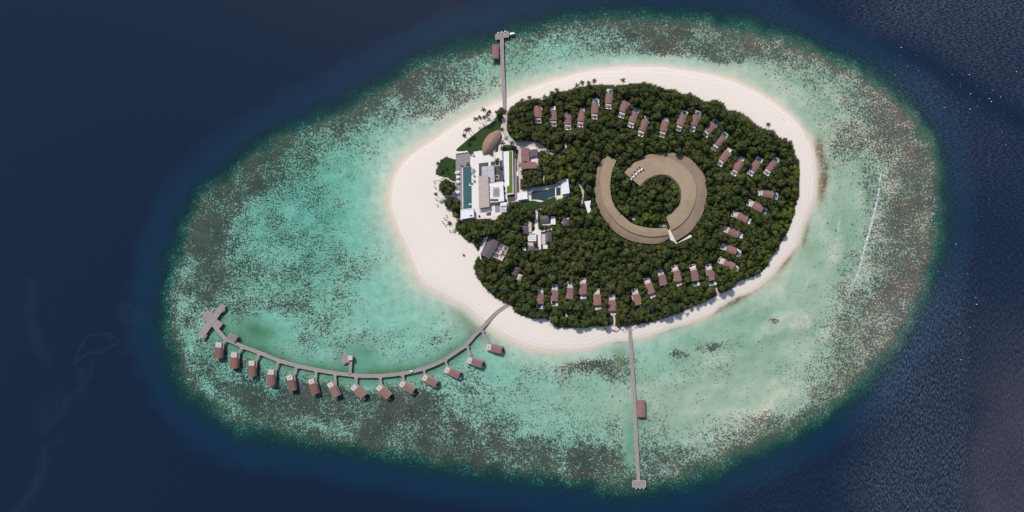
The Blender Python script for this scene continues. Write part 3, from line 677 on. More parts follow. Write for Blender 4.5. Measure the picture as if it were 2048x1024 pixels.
roof_strip('upper_roof', Rin, Rmid, 7.2, 6.6, M['thatch'], rr); roof_strip('lower_roof', [(432,272)]+Rmid[1:], Rout, 5.4, 4.2, M['thatch_low'], rr)
wall_strip('inner_wall', [(592,405),(648,346),(724,308),(800,296),(875,314),(942,376),(974,440),(974,530),(938,608),(840,700)], GZ, 6.6, M['wall'], rr)
wall_strip('outer_wall', [(440,262),(525,190),(615,132),(700,100),(820,88),(935,98),(1050,140),(1137,212),(1198,306),(1220,420),(1214,540),(1186,655),(1128,755),(1050,845)], GZ, 3.9, M['wall'], rr)
for i,(x,y) in enumerate(((499,332),(522,306),(548,279),(574,252),(600,236))):
    gx,gy=P(1160+x/4.878,290+y/4.878,8); MB().box(gx,gy,6.3,2.3,1.6,1.3,math.radians(35)).build('rooflight', M['white'], rr)
for x,y in ((485,320),(509,292),(535,265),(562,240),(585,222),(540,305),(565,280),(595,262),(620,245),(515,325)):
    gx,gy=P(1160+x/4.878,290+y/4.878,7.4); MB().box(gx,gy,6.5,1.5,2.1,.75,math.radians(35)).build('rooflight_shadow', M['dark'], rr)  # dark blocks standing for the soft shadow round the rooflights
for x,y in ((930,197),(845,268)): gx,gy=P(1160+x/4.878,290+y/4.878,8); MB().box(gx,gy,6.6,1.2,1.2,.8).build('roof_hatch', M['cream'], rr)
rl = empty('entrance_wing', (0,0,0), label='narrower tan boarded crescent roof curving round the western side of the central grove', cat='building')
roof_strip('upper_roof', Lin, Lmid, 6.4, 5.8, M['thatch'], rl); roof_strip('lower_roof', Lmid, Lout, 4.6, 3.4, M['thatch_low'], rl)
wall_strip('inner_wall', [(347,160),(312,246),(289,352),(294,494),(338,618),(424,708),(505,774),(608,806),(730,820),(845,815)], GZ, 5.8, M['wall'], rl)
flat('paved_yard', [(1333,459),(1341,456),(1354,486),(1378,470),(1384,470),(1383,474),(1351,488),(1346,482),(1339,479)], M['paving'], kind='structure')
flat('gravel_path', [(1262,440),(1268,430),(1272,432),(1270,440)], M['sandpath'], kind='structure')
flat('gravel_path', [(1316,449),(1333,446),(1334,452),(1318,455)], M['sandpath'], kind='structure')
flat('gravel_path', [(1227,340),(1232,318),(1238,322),(1236,334),(1230,345),(1226,372),(1221,372)], M['sandpath'], kind='structure', keep=False)
keepout.append([tuple(p) for p in rp(Rin)]+[tuple(p) for p in rp(Rout)][::-1])
keepout.append([tuple(p) for p in rp(Lin)]+[tuple(p) for p in rp(Lout)][::-1])

# ------------------------------------------------------------------ resort centre
def slab(name, pts, z0, z1, mat, parent, h=None): return MB().prism([P(x,y,z1 if h is None else h) for x,y in pts], z0, z1).build(name, mat, parent)
flat('plaza', [(940.5,314),(948,312),(949,305),(962,301.5),(965,311),(985,306),(1006,302),(1008,350),(1013,372),(1014,418),(1004,428),(985,436),(960,438),(949,438),(949,417),(944.5,417),(944,334),(940.5,334)], M['paving'], kind='structure', z1=GZ+.1)
dk=flat('pool_terrace', [(911.6,306),(936,303),(940.3,314),(940.3,334),(925,334.3),(925,418),(921,418),(921,402),(911.6,393)], M['wood_grey'], z1=GZ+.2, label='grey timber terrace west of the long swimming pool', cat='terrace')
pl=flat('swimming_pool', [(925.7,334.5),(942.6,334.5),(943.6,416),(926.6,418)], M['pool'], z1=GZ+.13, label='long narrow teal swimming pool between the timber terrace and white plaza', cat='swimming pool')
slab('pool_kerb', [(924.4,334.4),(925.7,334.4),(926.6,418),(925,418)], GZ, GZ+.35, M['paving'], pl)
slab('pool_island', [(938.5,367),(945.5,366.5),(945.5,371.5),(938.5,372)], GZ, GZ+.4, M['white'], pl)
slab('planting_box', [(940,366.2),(946,365.7),(946,369),(940,369.3)], GZ+.41, GZ+.8, M['gravel'], pl)
slab('pool_step', [(937.5,407.5),(944,407),(944,409),(937.5,409.5)], GZ, GZ+.3, M['white'], pl)
slab('parapet', [(912.5,304.8),(935,301.5),(935.5,305),(912.8,308)], GZ, GZ+1.0, M['white'], dk)
for k in range(4): slab('slot', [(914+5.4*k,306.8-.75*k),(917.4+5.4*k,306.3-.75*k),(917.6+5.4*k,307.6-.75*k),(914.2+5.4*k,308.1-.75*k)], GZ+1.003, GZ+1.03, M['dark'], dk)
slab('seat_wall', [(921.5,330),(926,330),(926,334),(921.5,334)], GZ+.2, GZ+.7, M['gravel'], dk)
# flat roofed pool house, tall
def block(name, roofpts, z, label, mat, wallmat, cat='building', base=GZ, th=.35, extras=(), inset=.6):
    r = empty(name, (*P(sum(p[0] for p in roofpts)/len(roofpts), sum(p[1] for p in roofpts)/len(roofpts), z), base), label=label, cat=cat)
    ox, oy = r.location.x, r.location.y
    rp_ = [(x-ox,y-oy) for x,y in (P(a,b_,z) for a,b_ in roofpts)]
    MB().prism(rp_, z-th-base, z-base).build('roof', mat, r)
    wl = [(x*(1-inset/max(1,math.hypot(x,y))), y*(1-inset/max(1,math.hypot(x,y)))) for x,y in rp_]
    MB().prism(wl, -.3, z-th-base).build('wall', wallmat, r)
    n = len(wl)
    for i in range(n):
        a, c = wl[i], wl[(i+1)%n]; L = math.dist(a,c)
        if L < 3: continue
        ang = math.atan2(c[1]-a[1], c[0]-a[0])
        MB().box((a[0]+c[0])/2,(a[1]+c[1])/2,.3,L*.55,.12,min(2.2,(z-base)*.6),ang).build('window', M['dark'], r)
    for nm, pts, zz, t_, mt in extras:
        MB().prism([(x-ox,y-oy) for x,y in (P(a,b_,zz+t_) for a,b_ in pts)], zz-base, zz+t_-base).build(nm, mt, r)
    keepout.append(roofpts)
    return r
def rect(x0,y0,x1,y1): return [(x0,y0),(x1,y0),(x1,y1),(x0,y1)]
block('pool_house', [(921,419),(947,416.5),(948.5,434),(921.5,439)], 6.5, 'white flat roofed pool house at the southern end of the long pool', M['white'], M['wall'], extras=(('parapet',[(921,419),(947,416.5),(947,417.6),(921,420.1)],6.5,.35,M['white']),('roof_vent',[(940,430),(944,429.5),(944,432),(940,432)],6.5,.5,M['gravel'])))
block('restaurant', [(956.8,352.5),(976.5,351.5),(979,413.5),(958,416.5)], 6.2, 'long beige roofed restaurant building in the middle of the white plaza', M['beige'], M['wall'],
   extras=[('skylight',[(967,k),(968.5,k),(968.5,k+1),(967,k+1)],6.2,.15,M['white']) for k in (365,385)]+[('louvre',[(977.2,y_),(979.6,y_+1),(979.6,y_+3.2),(977.2,y_+2)],5.2,.6,M['dark']) for y_ in (354,359,372,377,383,388,394)])
pg=empty('pergola',(*P(969,417,4),GZ),label='pale slatted pergola at the southern end of the long beige roof',cat='pergola')
for k in range(7): MB().box(-5.0+1.65*k,0,2.6,.45,3.4,.18,-.4).build('slat',M['wall'],pg)
MB().box(0,1.7,2.35,11.5,.25,.25).box(0,-1.7,2.35,11.5,.25,.25).build('beam',M['cream'],pg)
for sx in (-5.3,5.3):
    for sy in (-1.6,1.6): MB().cyl(sx,sy,0,2.35,.12,6).build('column',M['wall'],pg)
for pts in ([(957.8,326.5),(976.8,324.5),(976.8,332),(963.5,333),(963.5,353),(957.8,353)],[(981.5,323.5),(1007,320),(1009,362.5),(989.5,364.5),(988.5,331.5),(981.8,332)]):
    flat('gravel_court', pts, M['gravel'], z1=GZ+.16, kind='structure')
block('spa_hall', [(963.8,333),(988.4,331),(989.3,364.5),(979,365.5),(976.8,352),(963.8,352.5)], 4.5, 'light grey panelled flat roof beside the dark gravel court in the plaza', M['greyroof'], M['wall'], extras=(('roof_seam',[(964,342.5),(985.5,340.7),(985.5,341.3),(964,343.1)],4.5,.06,M['wall']),('roof_seam',[(974.2,333),(974.8,333),(975.3,351.5),(974.7,351.5)],4.5,.08,M['wall']),('roof_edge',[(986,331.5),(986.8,331.5),(987.5,364),(986.7,364)],4.5,.12,M['wall'])))
for (x0,y0,x1,y1,lb) in ((990.5,321,999,331.5,'white edged square planter holding a palm in the dark gravel court'),(990.5,350.5,997.5,357.5,'small white edged square planter in the dark gravel court')):
    ctr=P((x0+x1)/2,(y0+y1)/2,2); r=empty('planter',(*ctr,GZ),label=lb,cat='planter'); w_,l_=(x1-x0)*S,(y1-y0)*S
    MB().box(-w_/2,0,0,.4,l_,.6).box(w_/2,0,0,.4,l_,.6).box(0,l_/2,0,w_-.4,.4,.6).box(0,-l_/2,0,w_-.4,.4,.6).build('kerb',M['white'],r)
    MB().box(0,0,0,w_-.45,l_-.45,.42).build('soil',M['gravel'],r)
block('reception_hall', [(978.5,367),(1004,363.5),(1006,368),(1008.5,402),(980,406)], 5.2, 'white flat roofed hall with a square beige skylight in its roof', M['white'], M['wall'],
   extras=(('skylight_frame',rect(985.5,374.5,999,393.5),5.2,.35,M['beige']),('skylight_glass',rect(988,377.5,997.5,391),5.551,.18,M['wood_grey']),('roof_planter',rect(978.5,397.5,996.5,401.8),5.2,.35,M['cream']),('grass_strip',rect(979.2,397.9,995.8,401.2),5.551,.5,M['brightgrass']),('terrace_slot',rect(978.5,404,996,405),5.0,.23,M['wood_grey'])))
block('green_roof_gallery', [(1006.8,303.5),(1025.5,300.5),(1027,387.5),(1014,389.5),(1010,372),(1009,350)], 4.6, 'long white walled gallery with a strip of bright green grass along its roof', M['white'], M['wall'],
   extras=(('grass_strip',[(1018,302.5),(1024,302),(1025.3,385),(1013.8,387),(1013.8,373),(1018.5,371)],4.6,.35,M['brightgrass']),))
flat('stone_stair', [(1003.5,303),(1006.5,302.5),(1009.5,349),(1006.5,350)], M['wood_grey'], z1=GZ+.3, label='narrow grey stepped walk along the west wall of the grass roofed gallery', cat='steps')
flat('boardwalk', [(1027.8,302),(1031.5,302),(1034.5,398),(1030,400)], M['wood_grey'], z1=GZ+.25, label='straight grey boardwalk along the east side of the grass roofed gallery', cat='boardwalk')
flat('service_court', [(1014,391),(1030,389),(1030,402),(1016,404)], M['gravel'], kind='structure', z1=GZ+.17)
flat('gravel_court', [(1033.5,352),(1037.5,352),(1038.5,384),(1036,386),(1034,384)], M['gravel'], kind='structure', z1=GZ+.17)
block('kitchen_block', [(1000.8,406),(1013,404.5),(1013.5,424),(1001,425.5)], 3.6, 'low white roofed service block south of the reception hall', M['greyroof'], M['white'], extras=(('parapet',[(1000.8,406),(1013,404.5),(1013.2,411),(1001,412)],3.6,.9,M['white']),('roof_unit',rect(1008,416.5,1012,419),3.6,.5,M['white'])))
flat('timber_ramp', [(990,409),(999.5,408),(999.8,424),(990.5,425)], M['wood_grey'], z1=GZ+.3, label='small timber ramp court beside the low white service block', cat='ramp')
flat('planting_bed', [(973,426),(982,424.8),(982,430.5),(973,431.5)], M['gravel'], z1=GZ+.35, label='rectangular dark planting bed near the plaza south edge', cat='planting bed')
# leaf shaped roof
leafL=[(965.5,308.5),(963.9,294),(969,279),(980,266.5),(997.5,259.3)]
leafR=[(965.5,308.5),(979.5,305),(992,294),(1001,280),(1002.5,268),(997.5,259.3)]
ridge=[(965.5,308.5),(970,300),(976.5,287),(984.5,273),(997.5,259.3)]
lr=empty('leaf_roof_pavilion',(*P(983,284,4),GZ),label='brown leaf shaped curved roof with a raised ridge on the lawn by the northern jetty',cat='pavilion')
ox,oy=lr.location.x,lr.location.y; nL=24
def leafside(e, name, mat):
    a=resample(smoothline(e,False,6),nL); c=resample(smoothline(ridge,False,6),nL); m=MB(); K=5
    for i in range(nL):
        s_=math.sin(PI*i/(nL-1))
        for k in range(K+1):
            t_=k/K; z_=2.6+4.2*s_*(1-(1-t_)**1.8)+.3
            x_,y_=P(a[i][0]*(1-t_)+c[i][0]*t_, a[i][1]*(1-t_)+c[i][1]*t_, z_); m.v.append((x_-ox,y_-oy,z_-GZ))
    for i in range(nL-1):
        for k in range(K): q=i*(K+1)+k; m.f.append((q,q+1,q+K+2,q+K+1))
    o=m.build(name,mat,lr,True); sd=o.modifiers.new('thickness','SOLIDIFY'); sd.thickness=.25
M['leafroof1']=simple('leaf_roof_shingles',(.30,.185,.14),(.22,.135,.10),.6,.85,6); M['leafroof2']=simple('leaf_roof_shingles_shaded_side',(.30,.185,.15),(.235,.135,.105),.6,.85,6)
leafside(leafL,'west_slope',M['leafroof1']); leafside(leafR,'east_slope',M['leafroof1'])
rg=[P(x,y,6.8*math.sin(PI*i/24)*.62+3.1) for i,(x,y) in enumerate(resample(smoothline(ridge,False,6),25))]
m=MB()
for i,(x,y) in enumerate(rg): m.v+=[(x-ox-.25,y-oy,2.6+4.2*math.sin(PI*i/24)+.45-GZ),(x-ox+.25,y-oy,2.6+4.2*math.sin(PI*i/24)+.45-GZ)]
for i in range(24): m.f.append((2*i,2*i+1,2*i+3,2*i+2))
o=m.build('ridge_cap',M['cream'],lr); o.modifiers.new('thickness','SOLIDIFY').thickness=.2
for x,y in ((970,290),(975,277),(986,267),(976,300),(988,292),(997,277)):
    gx,gy=P(x,y,3); MB().cyl(gx-ox,gy-oy,0,3.6,.15,6).build('column',M['post'],lr)
keepout.append(leafL+leafR[::-1])
# lawns
flat('lawn', smoothline([(912,301.5),(925,288),(944,272),(960,260),(980,247),(992,241),(1003,238),(1002,252),(998,262),(990,280),(984,303),(963,301),(950,303),(936,302.5)],True,3), M['lawn'], kind='stuff', z1=GZ+.08, label='dark green mown lawn around the leaf shaped roof', cat='lawn')
flat('lawn', [(990,303),(996,290),(997,298),(995,305),(988,308)], M['lawn'], kind='stuff', z1=GZ+.08, keep=False, label='small strip of dark lawn east of the leaf shaped roof', cat='lawn')
flat('lawn', smoothline(groves[0],True,3), M['lawn'], kind='stuff', z1=GZ+.08, keep=True, label='rounded lawn with shrubs west of the pool terrace', cat='lawn')
flat('lawn', smoothline([(896,354),(904,349),(911.5,348),(911.5,362),(903,361)],True,3), M['lawn'], kind='stuff', z1=GZ+.085, label='small pointed lawn between the beach paths by the terrace', cat='lawn')
flat('lawn', smoothline([(1044,402),(1066,401),(1082,404),(1096,398),(1110,393),(1113,400),(1098,407),(1070,412),(1048,411)],True,3), M['lawn'], kind='stuff', z1=GZ+.08, label='narrow curved lawn south of the dark swimming pool', cat='lawn')
# second pool zone
dp=flat('dark_pool', [(1063,383),(1110,377),(1110.5,392),(1100,395),(1088,402),(1077,399.5),(1063,399)], M['darkpool'], z1=GZ+.13, label='dark slate bottomed pool with a wavy southern edge', cat='swimming pool')
flat('dark_pool', [(1112.6,376.5),(1121,375),(1121,390),(1112.8,391.5)], M['darkpool'], z1=GZ+.13, label='small dark pool basin beside the white roofed pavilion', cat='swimming pool')
slab('pool_kerb', [(1060.6,383.5),(1062.3,383.3),(1062.3,402),(1060.6,402)],GZ,GZ+.5,M['paving'],dp); slab('pool_kerb', [(1110.3,374.5),(1112.3,374.3),(1113,399),(1111,395)],GZ,GZ+.5,M['paving'],dp)
flat('stone_terrace', [(1046,378),(1070,374),(1085,373),(1105,369.5),(1120,365),(1120,374.3),(1063,382),(1047,383)], M['sandpath'], kind='structure', z1=GZ+.12)
block('white_pavilion', [(1034.5,387),(1054,384.5),(1055.5,397.5),(1035,400.5)], 4.6, 'small white flat roofed pavilion at the west end of the dark pool', M['white'], M['wall'])
block('white_pavilion', [(1122,360),(1136,357.5),(1139.5,386),(1123.5,389)], 5.6, 'white flat roofed pavilion at the east end of the dark pool', M['white'], M['wall'])
block('white_pavilion', [(1168.6,402.8),(1182,401),(1179.5,413),(1184,424),(1175.6,426.5)], 4.6, 'white roof half hidden by trees west of the crescent roof', M['white'], M['wall'])
block('shop_building', [(1042,296.5),(1049,294.8),(1058.5,296),(1059,323.5),(1073,324.5),(1073.5,336.5),(1059,336.8),(1042,338.5)], 5.2, 'L-shaped red-brown roofed building next to the grass roofed gallery', M['roof'], M['wall'], extras=(('roof_slot',rect(1046.5,322,1054.5,325),5.2,.05,M['dark']),('roof_ridge',[(1042.3,309),(1059,309),(1059,309.6),(1042.3,309.6)],5.2,.1,M['roof_brown'])))
block('slate_annex', [(1059.6,299.5),(1075,297.8),(1075.2,310.5),(1059.6,313.5)], 4.6, 'dark slate lean-to roof attached to the east side of the L-shaped building', M['slate'], M['white'])
flat('paved_yard', [(1060,315),(1074,312),(1074,322),(1060,323.5)], M['paving'], kind='structure', z1=GZ+.12)
for pts in ([(1085.5,341),(1089,341),(1088.5,368),(1086.5,368)],[(1097,341),(1108,341),(1108.5,364),(1107,364),(1106.5,343),(1097,343)]):
    flat('gravel_path', pts, M['sandpath'], kind='structure')
# service village
def hiphouse(cx, cy, w, l, h, label, extras=(), mat='slate', z=3.4, hip=2.0, rise=1.5):
    gx,gy=P(cx,cy,z+.8); r=empty('service_house',(gx,gy,GZ),-math.radians(h),label=label,cat='house')
    w*=S; l*=S
    MB().box(0,0,0,w-.8,l-.8,z-GZ).build('wall',M['wall'],r); MB().gable(0,0,z-GZ,w,l,rise,0,.2,hip=min(hip,l*.3)).build('roof',M[mat],r)
    MB().box((w-.8)/2,0,.4,.12,l*.4,1.3).build('window',M['dark'],r); MB().box(-(w-.8)/2,0,.4,.12,l*.4,1.3).build('window',M['dark'],r)
    keepout.append(quad_px(cx,cy,w/S,l/S,h))
    for (nm,x0,y0,x1,y1,zz,mt) in extras:
        q=[P(a,b_,zz) for a,b_ in rect(x0,y0,x1,y1)]; c_,s_=math.cos(math.radians(h)),math.sin(math.radians(h))
        q=[((x-gx)*c_-(y-gy)*s_,(x-gx)*s_+(y-gy)*c_) for x,y in q]
        MB().prism(q,-.2,zz-GZ).build(nm,M[mt],r); keepout.append(rect(x0,y0,x1,y1))
    return r
hiphouse(1089.5,438,16,18,88,'dark hipped roof house at the top of the staff compound',(('terrace',1082,446.5,1101,450.5,2.2,'paving'),('annex',1101.5,433,1111,449,3.0,'white')))
hiphouse(1050.5,460,12,17,0,'dark roofed house on the west side of the staff compound',(('annex',1056.5,442,1063,464,2.8,'cream'),('terrace',1047,446,1056,449,2.2,'paving')))
hiphouse(1097.5,475,12,20,0,'dark roofed house on the east side of the staff compound',(('annex',1083,468,1091,489,2.8,'cream'),('terrace',1086,489.5,1095,497.5,2.2,'paving')))
hiphouse(1065.5,497.5,20,10,0,'low dark roofed house at the bottom of the staff compound',(('annex',1055,485,1067,492,2.6,'cream'),('terrace',1044,494,1052,501,2.2,'paving')))
hiphouse(1132,446,13,13,0,'small dark roofed hut alone in the trees east of the staff compound',(('annex',1123.5,431,1129,447,2.6,'cream'),('terrace',1129.5,435.5,1138,438,2.4,'white')))
flat('gravel_path', [(1070,424),(1073,419),(1084,416.5),(1085,418),(1076,421),(1075,440),(1077,459),(1084,460),(1104,456.5),(1104,460.5),(1082,464),(1081.5,468),(1082,498),(1076.5,500),(1075.5,470),(1068,467),(1056,467.5),(1056,465.5),(1069,462)], M['paving'], kind='structure')
st=empty('stair_terraces',(*P(1064,476,2),GZ),label='white stepped terraces in the middle of the staff compound',cat='steps')
for k in range(4): MB().box(0,-2.6+1.8*k,0,8.0-k*.8,.8,.7).build('step',M['white'],st)
MB().box(0,0,-.2,8.4,7,.3).build('base',M['paving'],st); keepout.append(rect(1055,468,1073,483))
r=hiphouse(979,496,21,40,29,'large slate grey roofed beach restaurant at the forest edge',mat='slate',z=4.8,hip=.5,rise=1.1)
cy_=empty('walled_courtyard',(*P(1001,503.5,3),GZ),-math.radians(26),label='pale walled open courtyard behind the large slate grey roof',cat='courtyard')
MB().box(0,0,-.2,11.5,15.5,.4).build('floor',M['sandpath'],cy_)
for bx_ in ((-5.6,0,.3,15.5),(5.6,0,.3,15.5),(0,7.6,10.9,.3),(0,-7.6,10.9,.3),(0,2.5,10.9,.3),(-1.5,-2.8,8,.3),(-1.8,5,.3,4.9),(1.6,-.2,.3,4.8)):
    MB().box(bx_[0],bx_[1],.2,bx_[2],bx_[3],1.9).build('partition_wall',M['cream'],cy_)
for bx_ in ((-3.6,5.0,3.0,4.2),(2.8,5,3.6,3.8),(-3.3,-.1,3.2,3.6),(3.6,-1,2.5,2.5),(-2.5,-5.2,4.5,3)):
    MB().box(bx_[0],bx_[1],.2,bx_[2]*.8,bx_[3]*.8,.9).build('dark_store',M['slate'],cy_)
keepout.append(quad_px(1001,503.5,24,32,26))
flat('paved_yard', [(968,474),(975,475),(961,509),(963,520),(960,518),(957,500),(962,488)], M['paving'], kind='structure')
hiphouse(1031,542.5,13,20,30,'dark rounded hut roof hidden deep in the southwestern forest')
hiphouse(1039,555,9,13,20,'small pale roofed hut next to the dark hidden hut',mat='cream',z=2.6)
# sandy paths
def path(line, w, **kw):
    pts=[P(x,y,GZ) for x,y in smoothline(line,False,5)]; MB().sweep(pts,w*S,GZ-.3,GZ+.05+.004*len([o for o in col.objects if o.name.startswith('sand_path')])).build('sand_path',M['sandpath'])['kind']='structure'
    a=smoothline(line,False,3)
    for i in range(len(a)-1):
        (x0,y0),(x1,y1)=a[i],a[i+1]; L=math.dist(a[i],a[i+1]) or 1; nx_,ny_=-(y1-y0)/L*w*.42,(x1-x0)/L*w*.42
        keepout.append([(x0+nx_,y0+ny_),(x1+nx_,y1+ny_),(x1-nx_,y1-ny_),(x0-nx_,y0-ny_)])
path([(1010,222),(1010,240),(1009,258),(1014,272),(1022,284),(1037,289)],9)
path([(1030,287),(1045,288),(1060,288),(1078,290),(1088,299),(1098,304)],8)
path([(1096,303),(1108,309),(1118,308),(1128,300),(1132,292),(1131,285)],4)
path([(1036,290),(1039,305),(1037,325),(1038,340),(1043,358)],6)
path([(1153,365),(1159,368.5),(1164,376),(1165.5,388),(1163.5,400),(1162.5,413)],5)
path([(868,362),(884,360),(892,354),(902,349),(912,347.5)],3.5)
path([(890,354),(902,362),(912,364)],3)
path([(880,400),(893,394),(912,390)],4)
path([(1100,628),(1099.5,640),(1100,652)],3)
path([(1227,628),(1229,640),(1228,652)],4)
path([(1432,576),(1435,585),(1440,592)],3)
path([(1302,606),(1305,622),(1307,630)],2.2)
path([(1131.5,620),(1133.5,634)],3)

# ------------------------------------------------------------------ vegetation
def icos():
    t=(1+5**.5)/2; v=[(-1,t,0),(1,t,0),(-1,-t,0),(1,-t,0),(0,-1,t),(0,1,t),(0,-1,-t),(0,1,-t),(t,0,-1),(t,0,1),(-t,0,-1),(-t,0,1)]
    f=[(0,11,5),(0,5,1),(0,1,7),(0,7,10),(0,10,11),(1,5,9),(5,11,4),(11,10,2),(10,7,6),(7,1,8),(3,9,4),(3,4,2),(3,2,6),(3,6,8),(3,8,9),(4,9,5),(2,4,11),(6,2,10),(8,6,7),(9,8,1)]
    v=[np.array(p)/np.linalg.norm(p) for p in v]; cache={}; nf=[]
    def mid(a,b_):
        k=(min(a,b_),max(a,b_))
        if k not in cache: m_=v[a]+v[b_]; v.append(m_/np.linalg.norm(m_)); cache[k]=len(v)-1
        return cache[k]
    for a,b_,c in f:
        d_,e,g=mid(a,b_),mid(b_,c),mid(c,a); nf+=[(a,d_,g),(b_,e,d_),(c,g,e),(d_,e,g)]
    return np.array(v), np.array(nf)
IV, IF = icos()
def crown_arrays(seed, nleaf=110):
    """unit crown: uneven core plus leaf clumps; returns verts, tris, quads"""
    r=np.random.default_rng(seed)
    lobes=[(r.uniform(-.45,.45),r.uniform(-.45,.45),r.uniform(-.1,.35),r.uniform(.42,.62)) for _ in range(5)]+[(0,0,0,.62)]
    V=[];T=[];Q=[];n=0
    for (lx,ly,lz,lr_) in lobes:
        p=IV*lr_*.86*(1+r.uniform(-.16,.16,(len(IV),1)))*np.array([1,1,.72])+np.array([lx,ly,lz]); V.append(p); T.append(IF+n); n+=len(p)
    k=nleaf//len(lobes)
    for (lx,ly,lz,lr_) in lobes:
        d_=r.normal(size=(k,3)); d_[:,2]=np.abs(d_[:,2])*.9-.25; d_/=np.linalg.norm(d_,axis=1)[:,None]
        c=d_*lr_*r.uniform(.88,1.16,(k,1))*np.array([1,1,.75])+np.array([lx,ly,lz])
        nrm=d_+r.normal(size=(k,3))*.45; nrm/=np.linalg.norm(nrm,axis=1)[:,None]
        u=np.cross(nrm,r.normal(size=(k,3))); u/=np.linalg.norm(u,axis=1)[:,None]; w=np.cross(nrm,u); s_=r.uniform(.10,.20,(k,1))
        for sx,sy in ((-1,-.6),(.9,-1),(1,.7),(-.8,1)): pass
        q=np.stack([c-u*s_-w*s_*.6,c+u*s_*.9-w*s_,c+u*s_+w*s_*.7,c-u*s_*.8+w*s_],1).reshape(-1,3)
        V.append(q); Q.append(np.arange(k*4).reshape(k,4)+n); n+=len(q)
    return np.concatenate(V), np.concatenate(T), np.concatenate(Q)
VARS=[crown_arrays(100+i) for i in range(8)]
def raw_mesh(name, V, T, Q, mat, tint=None, shade=None):
    me=bpy.data.meshes.new(name); me.vertices.add(len(V)); me.vertices.foreach_set('co', V.astype(np.float32).ravel())
    li=np.concatenate([T.ravel(),Q.ravel()]).astype(np.int32); me.loops.add(len(li)); me.loops.foreach_set('vertex_index',li)
    me.polygons.add(len(T)+len(Q))
    me.polygons.foreach_set('loop_start', np.concatenate([np.arange(len(T))*3, len(T)*3+np.arange(len(Q))*4]).astype(np.int32))
    me.update(); me.validate(); me.materials.append(mat)
    if tint is not None:
        at=me.attributes.new('tint','FLOAT','POINT'); at.data.foreach_set('value', tint.astype(np.float32))
    if shade is not None:
        at=me.attributes.new('shade','FLOAT','POINT'); at.data.foreach_set('value', shade.astype(np.float32))
    return me
crown_mesh={}
for mk in ('leaf','leaf_bright','leaf_olive'):
    for i,(V,T,Q) in enumerate(VARS): crown_mesh[(mk,i)]=raw_mesh('crown',V,T,Q,M[mk],np.zeros(len(V)))
def trunk_mesh():
    m=MB(); m.tube([(0,0,0),(.05,.02,.35),(-.03,.05,.7),(.02,0,1)],[.05,.038,.03,.015],6)
    for a in (0,2.1,4.2): m.tube([(0,0,.55),(.12*math.cos(a),.12*math.sin(a),.8),(.22*math.cos(a),.22*math.sin(a),.98)],[.02,.014,.006],5)
    o=m.build('trunk',M['trunk']); me=o.data; bpy.data.objects.remove(o); return me
TM=trunk_mesh()
def rmask():
    yy,xx=np.mgrid[0:1024,0:2048]; x=xx+.5; y=yy+.5
    def fill(poly,val,arr):
        p=np.array(poly); x0,x1=int(max(0,p[:,0].min()-1)),int(min(2047,p[:,0].max()+2)); y0,y1=int(max(0,p[:,1].min()-1)),int(min(1023,p[:,1].max()+2))
        arr[y0:y1,x0:x1][inside(poly,x[y0:y1,x0:x1],y[y0:y1,x0:x1])]=val
    a=np.zeros((1024,2048),bool); fill(forest,True,a)
    for g in groves: fill(g,True,a)
    for k in keepout: fill(k,False,a)
    return a
MASK=rmask()
def ok(x,y,r,frac=.78,need=.97):
    n=0; g=0
    for k in range(12):
        a=2*PI*k/12; xi=int(x+math.cos(a)*r*frac); yi=int(y+math.sin(a)*r*frac); n+=1; g+=MASK[yi,xi]
    return MASK[int(y),int(x)] and g/n>=need
# scatter crown centres in picture of the forest, larger first
cell={}; trees=[]
def far(x,y,r,k):
    cx_,cy_=int(x//16),int(y//16)
    for i in range(cx_-1,cx_+2):
        for j in range(cy_-1,cy_+2):
            for (a,b_,c) in cell.get((i,j),()):
                if math.hypot(a-x,b_-y) < (r+c)*k: return False
    return True
X0,X1,Y0,Y1=868,1605,160,662
for (n,r0,r1,k) in ((1500,10.5,13.5,.74),(5200,8.2,10.5,.66),(26000,5.6,8.0,.62),(60000,4.0,5.4,.60),(50000,2.6,3.8,.62)):
    for _ in range(n):
        x=random.uniform(X0,X1); y=random.uniform(Y0,Y1); r=random.uniform(r0,r1)
        if not MASK[int(y),int(x)] or not ok(x,y,r): continue
        if not far(x,y,r,k): continue
        trees.append((x,y,r)); cell.setdefault((int(x//16),int(y//16)),[]).append((x,y,r))
print('trees', len(trees))
def bright(x,y):
    """patches of paler trees the photo shows"""
    v=0
    for bx,by,rx,ry,a,s_ in ((1510,245,26,10,20,.6),(1590,350,12,40,0,.85),(1575,440,18,50,20,.75),(1540,510,24,22,0,.7),(1500,540,30,14,0,.5),(1300,440,30,16,0,.6),(1350,378,10,12,0,.7),(1345,185,20,8,0,.6),(1110,325,30,16,20,.7),(1150,530,10,16,0,.4),(1400,595,60,9,-20,.5),(1150,645,70,8,0,.55),(980,560,20,30,40,.35),(915,455,20,14,0,.45),(1440,395,20,20,0,.3),(1255,330,20,14,0,.35),(1380,600,20,8,-20,.5)):
        an=math.radians(a); dx,dy=x-bx,y-by; u=(dx*math.cos(an)+dy*math.sin(an))/rx; w=(-dx*math.sin(an)+dy*math.cos(an))/ry
        v=max(v,s_*math.exp(-(u*u+w*w)))
    return v
